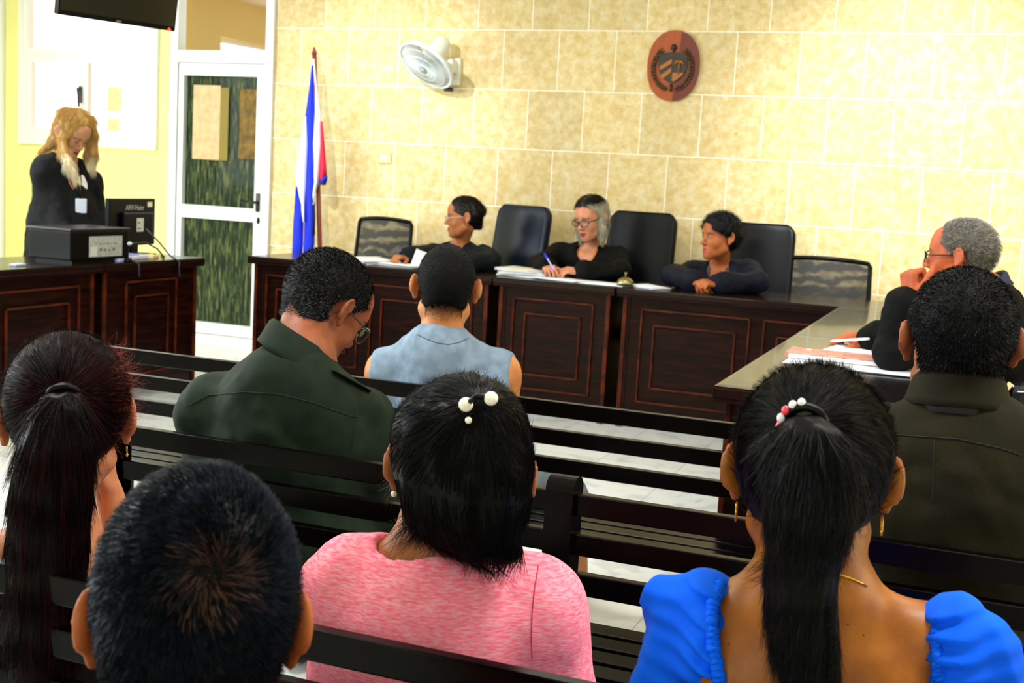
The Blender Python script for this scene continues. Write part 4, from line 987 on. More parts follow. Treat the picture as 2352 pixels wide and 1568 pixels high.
def eyes(H, parent, look=(0, 0), closed=False, lid=.35):
    for s in (-1, 1):
        c = (s*.031, .0835, .001)
        if not closed:
            b = MB(); M4 = Matrix.Translation(-parent.location) @ H.M4()
            b.ball(c, (.0115, .0045, .0052*(1-lid)+.001), n=16, M=M4); b.ball((c[0]+look[0]*.005, c[1]+.0025, c[2]+look[1]*.002), (.0048, .0026, .0048*(1-lid)+.001), mi=1, M=M4)
            e = b.build('eye', [m_eye, m_iris], parent)
        L_ = lambda x, y, z: Vector(H.w(x, y, z))-parent.location
        b = MB(); zz = .0055*(1-lid) if not closed else -.004
        b.tube([L_(s*.018, .0865, .000+zz*.3), L_(s*.025, .0895, zz+.001), L_(s*.034, .0885, zz+.001), L_(s*.044, .082, zz*.2)], .0013*H.k, 6); b.build('eyelash', m_lash, parent)
def earring_hoop(H, parent, s, r=.012, m_=None, drop=-.040, earf=28):
    b = MB(); c = Vector(H.w(s*.083, -.016, drop-r/H.k*.8))-parent.location
    b.tube([c+Vector(H.M@np.array([0, sin(a)*r, cos(a)*r])) for a in np.linspace(0, 2*pi, 25)[:-1]], .0011, 6, closed=True); return b.build('earring', m_ or m_gold, parent)
def on_surface(objs, px, off=.0):
    """points of the camera's view rays on the given meshes (world)"""
    out = []
    dg = None
    trees = []
    for o in objs:
        me = o.data; V = np.empty(len(me.vertices)*3, np.float32); me.vertices.foreach_get('co', V); V = V.reshape(-1, 3)+np.array(worg(o))
        trees.append(BVHTree.FromPolygons([tuple(v) for v in V], [tuple(p.vertices) for p in me.polygons]))
    for (u, v) in px:
        d = Fv + Rv*(u-1176)/FPX - Uv*(v-784)/FPX; d = Vector(d).normalized(); best = None
        for t in trees:
            h = t.ray_cast(Vector(CC), d)
            if h[0] is not None and (best is None or h[3] < best[2]): best = (h[0], h[1], h[3])
        if best: out.append(best[0]+best[1]*off)
    return out
def seam(objs, px, name, m_, parent, r=.0016):
    """a stitched seam laid on the cloth: px are picture points, densified"""
    q = []
    for a, b_ in zip(px[:-1], px[1:]):
        for t in np.linspace(0, 1, 8)[:-1]: q.append((a[0]+(b_[0]-a[0])*t, a[1]+(b_[1]-a[1])*t))
    q.append(px[-1]); P = on_surface(objs, q, .0004)
    if len(P) > 3:
        b = MB(); b.tube([Vector(p)-worg(parent) for p in P], r, 6); return b.build(name, m_, parent)
def collar(p, H, name, m_, parent, r=.062, tilt=(0, 0), open_=.35, h=.036, fold=.04, flare=.020, c=None, lean=(0, 0, 0), roll=0.):
    c = np.array(p.N if c is None else c, float); T = p.T; P = []
    ang = np.linspace(-pi/2+open_, 3*pi/2-open_, 41)   # starts beside the front, passes the back
    for (rr, zz) in ((r, -.014), (r-.003, h*.5), (r-.004, h), (r+.002, h+.003), (r+.008, h-.004), (r+flare, h-fold), (r+flare+.006, h-fold-.012)):
        row = []
        for a in ang:
            x, y = cos(a), sin(a)   # y>0 is the back here
            row.append(Vector(c+T[:, 0]*rr*x*1.03-T[:, 1]*rr*y*1.05+p.UP*(zz-.012*(-y)+(.008 if y > 0 else 0)*y-roll*rr*x)+np.array(lean)*max(zz, 0)/h)-parent.location)
        P.append(row)
    b = MB(); b.grid(P); return b.build(name, m_, parent, solid=.003)

# ------------------------------------------------------------------ the people
def A(u, v, Y): return np.array(at(u, v, Y=Y))
def V3(*a): return np.array(a, float)
m_hair_bk = mat('hair_black', '020202', .42, spec=.09); m_hair_sh = mat('hair_black_glossy', '020204', .3, spec=.16)
PEOPLE = {}
def face_child(H, o, **k): eyes(H, o, **k)
def down_dirs(H, k_up=.6, fwd=0.):
    def f(P, j): return None
def hug(c, axis_dir, normals_fn, down):
    pass

# --- man in grey sleeveless shirt -------------------------------------------------
def grey_man():
    H = Head(A(1024, 664, 3.34), 113, 4, 2, 1.07)
    N = A(1012, 765, 3.33)
    p = Person(P=V3(N[0]+.03, 3.34, .47), N=N, SL=A(884, 838, 3.33), SR=A(1150, 842, 3.39), EL=0, ER=0, WL=0, WR=0, fw=108, tor=(.158, .095), b_arm=1.05)
    p.EL = p.SL+V3(-.05, .06, -.27); p.ER = p.SR+V3(.045, .03, -.27); p.WL = p.EL+V3(.06, .22, -.03); p.WR = p.ER+V3(-.06, .22, -.02)
    p.legs_default(); p.KR = A(1312, 1142, 3.64); p.AR = V3(p.KR[0]+.02, p.KR[1]+.05, .09)
    sk = skin('tan_bright', 'c98550', 'b87342')
    hands = [dict(Wp=p.WR, d=(-.5, .8, -.1), up=(0, 0, 1), side=-1, curl=.3), dict(Wp=p.WL, d=(.4, .9, -.1), up=(0, 0, 1), side=1, curl=.3)]
    o = make_body(p, H, 'person in a gray sleeveless shirt with cropped black hair, on the front bench', sk, .005, hands, neck_r=.050)
    def pre(F): F.ell(p.N-p.UP*.09-p.T[:, 1]*.03, (.10, .09, .12), p.T, .06)
    def post(F):
        for q, s in ((p.SL, -1), (p.SR, 1)): F.ell(q+p.T[:, 0]*s*.105-p.UP*.04, (.075, .12, .16), p.T, .01, 's')
    hole = (p.N+p.UP*.012+p.T[:, 1]*.01, p.N+p.UP*.14, .056, .085)
    v = cloth(p, 'sleeveless_shirt', mat('vest_grey_blue', '7e92a8', .85, col2='6b7f93', vscale=30, bump=.3, bscale=500), o, .0045, .011, 0, wr=.010, pre=pre, post=post, hole=hole, wf=7, seed=3)
    sh = cloth(p, 'shorts', mat('shorts_grey', '6d7a80', .85, col2='4d585e', vscale=14, stretch=(6, 1, 1)), o, .008, .0, 0, legs=0, torso=False, wr=.005, pre=lambda F: (F.cone(p.P+p.R*.085, p.P+(p.KR-p.P)*.92, .105, .082, .03), F.cone(p.P-p.R*.085, p.P+(p.KL-p.P)*.92, .105, .082, .03), F.ell(p.P, (.17, .13, .12), p.T, .05)))
    C = mat('buzz_black', '060607', .75, spec=.15, col2='060607', vscale=300)
    hr, P, Fc = buzz(H, o, C, .0022, .058, -.045, .0025, .0006, ragged=.009)
    # the cropped hair thins toward the nape
    pts, nr = scalp_points(P, Fc, 9000)
    q = H.loc(pts); tri_strands('short_hair', pts, nr*.7-H.z*.5-H.f*.2, RNG.uniform(.003, .006, len(pts)), C, o, .0004, 2)
    # sparse faded hair below: stubble on the skin
    P2, F2 = stub_scalp(H, (-.098, -.025)); zf = lambda c: np.clip((H.loc(c)[:, 2]+.098-np.abs(H.loc(c)[:, 0])*.25)/.055, 0, 1)**1.6
    pts, nr = scalp_points(P2, F2, 26000, zf); tri_strands('stubble', pts, nr*.8-H.z*.8, RNG.uniform(.0014, .0026, len(pts)), C, o, .00032, 1)
    for px in ([(958, 768), (975, 776), (1003, 787), (1030, 791), (1055, 786), (1076, 776)],): seam([v], px, 'collar_seam', mat('seam_grey', '42505c', .9), v, .0012)
def stub_scalp(H, zr):
    F = Field(H.C-.16, H.C+.16, .004); head_sdf(F, H, infl=.0005, face=False); F.cone(H.w(0, -.022, -.055), H.w(0, -.045, -.12), .050*H.k, .052*H.k, .03)
    def cut(f, X, Y, Z):
        d = [X-H.C[0], Y-H.C[1], Z-H.C[2]]; q = [(d[0]*H.M[0, i]+d[1]*H.M[1, i]+d[2]*H.M[2, i])/H.k for i in range(3)]
        return np.maximum(f, np.maximum(np.maximum(zr[0]-q[2], q[2]-zr[1]), q[1]+.01))
    F.fun(cut); P, Fc = F.mesh(); cen = P[Fc].mean(1); q = H.loc(cen); nr = np.cross(P[Fc[:, 2]]-P[Fc[:, 0]], P[Fc[:, 3]]-P[Fc[:, 1]]); nl = (nr/np.linalg.norm(nr, axis=1)[:, None])@H.M
    return P, Fc[(np.abs(nl[:, 2]) < .75)]
grey_man()

# --- officer in olive shirt reading, glasses --------------------------------------
def officer_left():
    H = Head(A(748, 708, 2.50), 68, 34, 6, 1.05)
    N = A(694, 812, 2.40)
    p = Person(P=V3(N[0]-.03, 2.40, .47), N=N, SL=A(492, 925, 2.38), SR=A(820, 950, 2.50), EL=0, ER=0, WL=0, WR=0, fw=102, tor=(.165, .118), b=1.08, b_arm=1.15)
    p.EL = p.SL+V3(-.045, .05, -.27); p.ER = p.SR+V3(.07, .05, -.27); p.WL = p.EL+V3(.12, .22, .0); p.WR = p.ER+V3(-.12, .20, .02); p.legs_default()
    sk = skin('brown_red', '8f5030', '7a4026')
    o = make_body(p, H, 'person in a dark olive uniform shirt and glasses, head bowed, with greying hair', sk, .005, [dict(Wp=p.WR, d=(-.8, .6, 0), up=(0, .3, 1), side=-1, curl=.5), dict(Wp=p.WL, d=(.8, .6, 0), up=(0, .3, 1), side=1, curl=.5)], neck_r=.056)
    m_ol = mat('olive_cloth_green', '182618', .75, spec=.15, col2='101c13', vscale=16, bump=.35, bscale=500)
    def pre(F): F.ell(p.N-p.UP*.14-p.T[:, 1]*.05, (.15, .09, .16), p.T, .07)
    v = cloth(p, 'uniform_shirt', m_ol, o, .005, .016, .62, cuff=.012, wr=.011, wf=6, seed=11, pre=pre, hole=(p.N+p.UP*.01, p.N+p.UP*.12+p.T[:, 1]*.03, .058, .08))
    cloth(p, 'trousers', m_ol, o, .009, .014, 0, legs=.85, torso=False, pre=lambda F: F.ell(p.P, (.17, .13, .12), p.T, .05))
    collar(p, H, 'collar', m_ol, o, .070, h=.030, fold=.048, flare=.024, lean=tuple(p.T[:, 1]*.012), roll=.55)
    sm = mat('seam_dark', '070b07', .9)
    seam([v], [(436, 930), (480, 908), (560, 900), (640, 905), (720, 925), (790, 950), (822, 958)], 'yoke_seam', sm, v, .0016)
    seam([v], [(862, 905), (830, 945), (815, 985), (806, 1040)], 'sleeve_seam', sm, v, .0016)
    # shoulder straps
    for (a, b_, nm) in (((600, 778), (520, 812), 'L'), ((762, 850), (850, 900), 'R')):
        pts = on_surface([v], [(a[0]+(b_[0]-a[0])*t, a[1]+(b_[1]-a[1])*t) for t in np.linspace(0, 1, 8)], .003)
        if len(pts) > 3:
            b = MB(); b.tube([q-o.location for q in pts], .018, 8, r2=.003); b.build('shoulder_strap', m_ol, v)
    C = mat('hair_grey_mix', '070708', .6, spec=.15, col2='0a0a0b', vscale=200)
    hr, P, Fc = buzz(H, o, C, .0035, .056, -.062, .003, .0012)
    pts, nr = scalp_points(P, Fc, 19000); dr = nr*.75-H.f*.45-H.z*.35
    gl = np.clip((-H.loc(pts)[:, 2]+.06)*8, .12, .62) > RNG.random(len(pts))
    tri_strands('dark_hair', pts[~gl], dr[~gl], RNG.uniform(.004, .009, (~gl).sum()), m_hair_bk, o, .0005, 2)
    tri_strands('grey_hair', pts[gl], dr[gl], RNG.uniform(.004, .008, gl.sum()), mat('hair_white', '74787e', .5), o, .00038, 2)
    glasses(H, o, mat('frame_dark', '16130f', .3), .027, .020)
    eyes(H, o, closed=True)
officer_left()

# --- officer on the right ---------------------------------------------------------
def officer_right():
    H = Head(A(2203, 792, 2.40), 101, 5, -1, 1.10)
    N = A(2200, 918, 2.38)
    p = Person(P=V3(N[0]+.02, 2.40, .47), N=N, SL=A(2030, 1028, 2.37), SR=A(2415, 1065, 2.42), EL=0, ER=0, WL=0, WR=0, fw=95, tor=(.165, .110), b=1.05, b_arm=1.1)
    p.EL = p.SL+V3(-.05, .05, -.27); p.ER = p.SR+V3(.05, .05, -.27); p.WL = p.EL+V3(.1, .22, 0); p.WR = p.ER+V3(-.1, .22, 0); p.legs_default()
    sk = skin('brown_red2', '9a5632', '7f4226')
    o = make_body(p, H, 'person in an olive brown uniform shirt with close-cropped black hair, seated beside the side desk', sk, .005, [dict(Wp=p.WR, d=(-.8, .6, 0), up=(0, .3, 1), side=-1), dict(Wp=p.WL, d=(.8, .6, 0), up=(0, .3, 1), side=1)], neck_r=.056, earf=32)
    m_ol = mat('olive_cloth_brown', '1e1b0a', .75, spec=.12, col2='161408', vscale=16, bump=.35, bscale=500)
    v = cloth(p, 'uniform_shirt', m_ol, o, .005, .016, .62, cuff=.012, wr=.009, wf=6, seed=21, pre=lambda F: F.ell(p.N-p.UP*.15-p.T[:, 1]*.04, (.14, .09, .16), p.T, .07), hole=(p.N+p.UP*.01, p.N+p.UP*.12, .058, .08))
    cloth(p, 'trousers', m_ol, o, .009, .014, 0, legs=.85, torso=False, pre=lambda F: F.ell(p.P, (.17, .13, .12), p.T, .05))
    collar(p, H, 'collar', m_ol, o, .070, h=.042, fold=.045, flare=.020)
    collar(p, H, 'collar_tape', mat('tape_black', '050505', .7), o, .078, h=.004, fold=.02, flare=.010, open_=.5)
    sm = mat('seam_dark', '070b07', .9)
    seam([v], [(2020, 996), (2080, 1000), (2200, 1008), (2300, 1030), (2345, 1045)], 'yoke_seam', sm, v, .0014)
    seam([v], [(2146, 1010), (2144, 1060), (2142, 1110), (2142, 1150)], 'back_seam', sm, v, .0010)
    hr, P, Fc = buzz(H, o, mat('buzz_black2', '09090a', .7, spec=.15, col2='050506', vscale=240), .006, .058, -.066, .003, .0010)
    pts, nr = scalp_points(P, Fc, 15000); dr = nr*.7-H.f*.3-H.z*.5; gl = RNG.random(len(pts)) < np.clip(.09-H.loc(pts)[:, 2]*.25, .03, .14)
    tri_strands('dark_hair', pts[~gl], dr[~gl], RNG.uniform(.005, .010, (~gl).sum()), m_hair_bk, o, .0005, 2)
    tri_strands('grey_hair', pts[gl], dr[gl], RNG.uniform(.004, .007, gl.sum()), mat('hair_white', '9a9ea3', .5), o, .0003, 2)
    P2, F2 = stub_scalp(H, (-.090, -.062)); pts, nr = scalp_points(P2, F2, 2500); tri_strands('stubble', pts, nr-H.z*.6, RNG.uniform(.002, .004, len(pts)), m_hair_bk, o, .0004, 1)
officer_right()

# --- woman in pink ----------------------------------------------------------------
def pink_woman():
    H = Head(A(1060, 1088, 1.56), 108, 3, 4, 1.07)
    N = A(990, 1262, 1.53)
    p = Person(P=V3(N[0]+.01, 1.53, .45), N=N, SL=A(808, 1318, 1.51), SR=A(1228, 1365, 1.57), EL=0, ER=0, WL=0, WR=0, fw=104, tor=(.142, .100), b_arm=1.0)
    p.EL = p.SL+V3(-.020, .05, -.25); p.ER = p.SR+V3(.045, .02, -.25); p.WL = p.EL+V3(.1, .2, 0); p.WR = p.ER+V3(-.1, .2, 0); p.legs_default(knee=.40)
    o = make_body(p, H, 'person in a heathered pink short-sleeved top, black hair clipped with pearls', skin('tan', 'a8683c', '945a32'), .005, [dict(Wp=p.WR, d=(-.8, .6, 0), up=(0, .3, 1), side=-1, k=.9), dict(Wp=p.WL, d=(.8, .6, 0), up=(0, .3, 1), side=1, k=.9)], True, neck_r=.046)
    mp = mat('pink_heather', 'ff6a80', .85, col2='ffa6bc', vscale=210, stretch=(.4, .4, 2.0), detail=4, bump=.3, bscale=300)
    v = cloth(p, 'short_sleeved_top', mp, o, .0045, .013, .46, cuff=.020, wr=.007, wf=7, seed=31, pre=lambda F: F.ell(p.N-p.UP*.14-p.T[:, 1]*.02, (.135, .09, .14), p.T, .07), hole=(p.N+p.UP*.014-p.T[:, 0]*.01, p.N+p.UP*.09, .068, .115), it=3)
    cloth(p, 'trousers', mat('denim_dark', '0c1020', .8), o, .009, .012, 0, legs=.85, torso=False, pre=lambda F: F.ell(p.P, (.16, .12, .12), p.T, .05))
    sm = mat('seam_pink', 'c03c56', .9)
    seam([v], [(1237, 1298), (1228, 1350), (1222, 1410), (1220, 1470), (1222, 1510)], 'sleeve_seam', sm, v, .0009)
    # hair: gathered mass with a loose tail to the right shoulder
    F = Field(H.C-np.array([.22, .22, .30]), H.C+np.array([.24, .2, .2]), .003)
    head_sdf(F, H, infl=.010, face=False)
    W_ = H.w; k = H.k
    F.ell(W_(-.012, -.050, .060), (.078*k, .075*k, .060*k), H.M, .03)
    F.ell(W_(.018, -.070, -.005), (.060*k, .050*k, .085*k), H.M, .03)
    F.ell(W_(.070, -.012, -.012), (.026*k, .045*k, .060*k), H.M, .02)
    F.chain([A(1095, 1010, 1.47), A(1110, 1100, 1.46), A(1108, 1180, 1.46), A(1135, 1240, 1.47), A(1180, 1272, 1.48)], [.055, .052, .045, .030, .010], .03)
    F.chain([A(1010, 1080, 1.49), A(1030, 1150, 1.48), A(1090, 1215, 1.475)], [.050, .048, .028], .03)
    def cut(f, X, Y, Z):
        d = [X-H.C[0], Y-H.C[1], Z-H.C[2]]; q = [(d[0]*H.M[0, i]+d[1]*H.M[1, i]+d[2]*H.M[2, i])/k for i in range(3)]
        g = np.maximum(q[1]-.062, np.where(q[0] < -.045, .030-np.sqrt((q[1]+.006)**2+((q[2]+.010)*.65)**2), -1)); return np.maximum(f, g*k)
    F.noise(.004, 16, 3, (1, 1, .25)); F.noise(.0018, 60, 6, (1, 1, .12)); F.fun(cut)
    h, P, Fc = field_obj('hair', F, m_hair_bk, o, 1)
    pts, nr = scalp_points(P, Fc, 9000); c = np.array(A(1105, 930, 1.45)); to = c-pts; to /= np.linalg.norm(to, axis=1)[:, None]
    lz = H.loc(pts)[:, 2]; tang = np.where((lz > .0)[:, None], to, np.array([.1, -.05, -1.])); tang = tang-nr*(tang*nr).sum(1)[:, None]*.92
    tri_strands('loose_hair', pts+nr*.0008, tang, RNG.uniform(.02, .05, len(pts)), m_hair_bk, o, .0004, 4, wob=.10)
    # wisps at the left of the face and over the neck
    r0 = np.array([A(912+RNG.uniform(-4, 14), RNG.uniform(1040, 1130), 1.54) for _ in range(60)]); tri_strands('wisps', r0, np.array([[-.9+RNG.uniform(-.3, .3), 0, -.9+RNG.uniform(-.5, .4)] for _ in r0]), RNG.uniform(.02, .045, len(r0)), mat('hair_brown_wisp', '2a1610', .4), o, .00035, 5, curve=np.array([0, 0, -.4]), wob=.25)
    r0 = np.array([A(RNG.uniform(930, 1090), RNG.uniform(1170, 1215), 1.475) for _ in range(260)]); tri_strands('wisps', r0, np.array([[-.55+RNG.uniform(-.35, .3), -.12, -.8] for _ in r0]), RNG.uniform(.03, .075, len(r0)), m_hair_bk, o, .0004, 5, wob=.2)
    # clip
    b = MB(); c0, c1 = A(1070, 929, 1.412), A(1128, 915, 1.412); L_ = lambda q: Vector(q)-o.location
    b.tube([L_(c0), L_((c0+c1)/2+V3(0, -.006, .008)), L_(c1)], .004, 8); clip = b.build('hair_clip', m_black, o)
    for (c, r) in ((c0, .0095), (c1, .0092), (A(1076, 965, 1.405), .0045)):
        b = MB(); b.ball(L_(c), r); b.build('pearl', m_pearl, clip)
    b = MB(); b.ball(L_(H.w(-.0845, -.016, -.036)), .0045); b.build('earring', m_pearl, o)
pink_woman()

# --- woman in the blue dress ------------------------------------------------------
def blue_woman():
    H = Head(A(1862, 1096, 1.50), 98, 2, -1, 1.04)
    N = A(1868, 1322, 1.47)
    p = Person(P=V3(N[0], 1.50, .45), N=N, SL=A(1612, 1436, 1.46), SR=A(2158, 1476, 1.51), EL=0, ER=0, WL=0, WR=0, fw=95, tor=(.142, .092), b_arm=.85)
    p.EL = p.SL+V3(-.01, .07, -.25); p.ER = p.SR+V3(.01, .07, -.25); p.WL = p.EL+V3(.1, .2, 0); p.WR = p.ER+V3(-.1, .2, 0); p.legs_default(knee=.40)
    def ex(F):
        for s in (-1, 1): F.ell(p.N-p.UP*.16-p.T[:, 1]*.055+p.T[:, 0]*s*.075, (.055, .035, .075), p.T, .05)
        F.cone(p.N-p.UP*.02-p.T[:, 1]*.02, p.N-p.UP*.02+(p.SL-p.N)*.6, .035, .035, .05)
    o = make_body(p, H, 'person seen from behind in a blue off-shoulder dress, long black ponytail and hoop earrings', skin('golden', 'a2601e', '8a4c14', .42), .0045, [dict(Wp=p.WR, d=(-.8, .6, 0), up=(0, .3, 1), side=-1, k=.9), dict(Wp=p.WL, d=(.8, .6, 0), up=(0, .3, 1), side=1, k=.9)], True, earf=34, neck_r=.052, extra=ex)
    mb = mat('blue_crepe', '0068ff', .8, spec=.15, col2='0058f4', vscale=9, bump=.2, bscale=400)
    # dress: bodice below the shoulder blades
    cloth(p, 'dress', mb, o, .006, .010, 0, wr=.006, seed=41, post=lambda F: F.half(p.N-p.UP*.24, p.UP), pre=lambda F: (F.cone(p.P+p.R*.085, p.KR, .10, .08, .05), F.cone(p.P-p.R*.085, p.KL, .10, .08, .05), F.ell(p.P, (.19, .15, .13), p.T, .05)))
    # puffed off-the-shoulder sleeves gathered on an elastic edge
    for s, cen, tip, low, edge in ((-1, A(1600, 1450, 1.46), A(1532, 1378, 1.45), A(1556, 1590, 1.45), [(1660, 1336, 1.455), (1648, 1370, 1.425), (1645, 1420, 1.40), (1648, 1480, 1.39), (1657, 1540, 1.385), (1664, 1590, 1.385)]),
                              (1, A(2210, 1510, 1.50), A(2272, 1496, 1.49), A(2255, 1620, 1.49), [(2130, 1412, 1.50), (2142, 1450, 1.47), (2146, 1500, 1.45), (2144, 1550, 1.44), (2138, 1600, 1.435)])):
        E = [A(*e) for e in edge]
        F = Field(np.minimum(np.minimum(cen, tip), low)-.16, np.maximum(np.maximum(cen, tip), low)+.16, .0035)
        F.ell(cen, (.040, .075, .075), p.T, .03); F.cone(cen, low, .050, .062, .03); F.cone(tip, low, .014, .030, .04); F.cone(E[0]+(tip-E[0])*.16, tip, .008, .014, .04); F.cone((E[0]+cen)/2+p.T[:, 0]*s*.01, tip, .014, .015, .05)
        for q in E[1:-1]: F.cone(q+p.T[:, 0]*s*.016, cen+(q-E[0])*.35, .007, .040, .03)
        ax = np.array([s, 0, 0.])
        def pleat(f, X, Y, Z, E=E, s=s):
            # gathers radiate from the elastic edge and fade outward
            ex = E[2]; r = np.abs((X-ex[0]))*1.0; a = (Z-ex[2])-s*(X-ex[0])*.25; w = np.exp(-np.clip(r, 0, None)/.050)
            return f+.0055*w*np.sin(a*260+4*vnoise(X, Y, Z, 18, 5))+.012*(1-w)*np.abs(vnoise(X*.9+Z*.3, Y, Z*.5+X*s*.8, 24, 8))
        F.fun(pleat)
        q_, P, Fc = field_obj('ruffled_sleeve', F, mb, o, 2)
        b = MB(); pts = []
        n = 150
        for i in range(n):
            t = i/(n-1)*(len(E)-1); j = min(int(t), len(E)-2); q = E[j]+(E[j+1]-E[j])*(t-j); pts.append(Vector(q+p.T[:, 0]*(.0006*sin(i*.9)+s*.004)-p.T[:, 1]*.008)-o.location)
        b.tube(pts, [.0085+.0011*sin(i*.85)+.0006*sin(i*.37) for i in range(n)], 8, r2=None); b.build('elastic_edge', mb, q_)
    # necklace
    pts = on_surface([o], [(1895, 1310), (1915, 1316), (1935, 1322), (1955, 1329), (1975, 1338), (1990, 1346)], .0012)
    if len(pts) > 3: b = MB(); b.tube([q-o.location for q in pts], .0012, 6); b.build('necklace', m_gold, o)
    for s in (-1, 1): earring_hoop(H, o, s, .0115, drop=-.037)
    for px in ((1674, 1478), (1948, 1433), (1983, 1458), (2128, 1515)):
        q = on_surface([o], [px], 0)
        if q: b = MB(); b.ball(q[0]-o.location, (.0012, .0012, .0012), n=8); b.build('mole', mat('mole', '2a120a', .6), o)
    # hair drawn back into a ponytail
    F = Field(H.C-np.array([.2, .28, .2]), H.C+.2, .003); W_ = H.w; k = H.k
    head_sdf(F, H, infl=.011, face=False); F.ell(W_(0, -.045, .045), (.072*k, .075*k, .066*k), H.M, .03)
    for s in (-1, 1): F.ell(W_(s*.052, .0, -.002), (.022*k, .045*k, .05*k), H.M, .03)
    F.noise(.0012, 70, 6, (1, 1, .3))
    def cut(f, X, Y, Z):
        d = [X-H.C[0], Y-H.C[1], Z-H.C[2]]; q = [(d[0]*H.M[0, i]+d[1]*H.M[1, i]+d[2]*H.M[2, i])/k for i in range(3)]
        g = hair_region(q, .062, nape=-.085); g = np.maximum(g, np.where(np.abs(q[0]) > .05, .024-np.sqrt((q[1]+.012)**2+((q[2]+.002)*.75)**2), -1)); g = np.maximum(g, np.where(q[2] < -.03, np.abs(q[0])-.050-(q[2]+.085)*.35, -1)); return np.maximum(f, g*k)
    F.fun(cut); h, P, Fc = field_obj('hair', F, m_hair_bk, o, 1)
    tie = A(1850, 985, 1.375); pts, nr = scalp_points(P, Fc, 17000); to = tie-pts; to /= np.linalg.norm(to, axis=1)[:, None]; to = to-nr*(to*nr).sum(1)[:, None]*.97; to /= np.linalg.norm(to, axis=1)[:, None]+1e-9
    tri_strands('combed_hair', pts+nr*.0004, to+nr*.02, RNG.uniform(.03, .055, len(pts)), m_hair_sh, o, .00035, 3, wob=.03)
    fl, n2 = scalp_points(P, Fc, 220); tri_strands('flyaway_hair', fl, n2*.5+RNG.normal(size=fl.shape)*.5, RNG.uniform(.008, .028, len(fl)), m_hair_bk, o, .0002, 4, wob=.5)
    ch = [(1850, 985, 1.372, .026), (1858, 1030, 1.350, .040), (1868, 1090, 1.345, .048), (1858, 1180, 1.352, .047), (1842, 1280, 1.362, .040), (1838, 1380, 1.360, .038), (1848, 1470, 1.36, .036), (1862, 1540, 1.362, .030), (1875, 1590, 1.365, .010)]
    C_ = [A(*c[:3]) for c in ch]; R_ = [c[3] for c in ch]
    F = Field(np.min(C_, 0)-.09, np.max(C_, 0)+.09, .003); F.chain(C_, [r*.86 for r in R_], .03); F.noise(.005, 22, 3, (1, 1, .2)); F.noise(.002, 80, 3, (1, 1, .1))
    pt, P, Fc = field_obj('ponytail', F, m_hair_bk, o, 1)
    pts, nr = scalp_points(P, Fc, 9000); dn = np.tile([0, -.02, -1.], (len(pts), 1)); dn = dn-nr*(dn*nr).sum(1)[:, None]*.9
    tri_strands('ponytail_strands', pts, dn, RNG.uniform(.03, .07, len(pts)), m_hair_sh, o, .0004, 4, wob=.12)
    # curly ends on the right side, wisps over the left shoulder
    r0 = np.array([A(1878+RNG.uniform(-15, 12), RNG.uniform(1370, 1560), 1.335) for _ in range(500)])
    tri_strands('curls', r0, lambda P_, j: np.stack([np.cos(np.arange(len(P_))*.7+j*1.1)*.9+.5, np.full(len(P_), -.1), -.6+.9*np.sin(np.arange(len(P_))*.3+j*1.1)], 1), RNG.uniform(.02, .045, len(r0)), m_hair_bk, o, .0006, 7, wob=.1)
    r0 = np.array([A(RNG.uniform(1765, 1800), RNG.uniform(1250, 1330), 1.372) for _ in range(90)])
    tri_strands('wisps', r0, np.array([[-.7+RNG.uniform(-.5, .4), -.1, -.7] for _ in r0]), RNG.uniform(.015, .045, len(r0)), m_hair_bk, o, .0004, 5, wob=.3)
    r0 = np.array([A(RNG.uniform(1885, 1935), RNG.uniform(1215, 1290), 1.43) for _ in range(160)])
    tri_strands('nape_hair', r0, np.array([[.5+RNG.uniform(-.4, .4), -.1, -.6] for _ in r0]), RNG.uniform(.008, .025, len(r0)), m_hair_bk, o, .0002, 4, wob=.5)
    # beaded hair tie
    c = A(1846, 978, 1.355); b = MB(); R = .023
    ring = [c+H.M[:, 0]*R*cos(a)+H.z*R*.95*sin(a)-H.f*.004*sin(a) for a in np.linspace(0, 2*pi, 33)[:-1]]
    b.tube([Vector(q)-o.location for q in ring], .0055, 8, closed=True); t = b.build('hair_tie', m_black, o)
    wb, rb = mat('bead_white', 'e8e8ee', .2, coat=.5), mat('bead_pink', 'e8274a', .2, coat=.5)
    for i, a in enumerate(np.linspace(pi*.55, pi*1.15, 6)):
        q = c+H.M[:, 0]*(R+.003)*cos(a)+H.z*(R+.003)*sin(a)-H.f*.004; b = MB(); b.ball(Vector(q)-o.location, (.0048, .005, .0058)); b.build('bead', rb if i in (2, 4) else wb, t)
blue_woman()

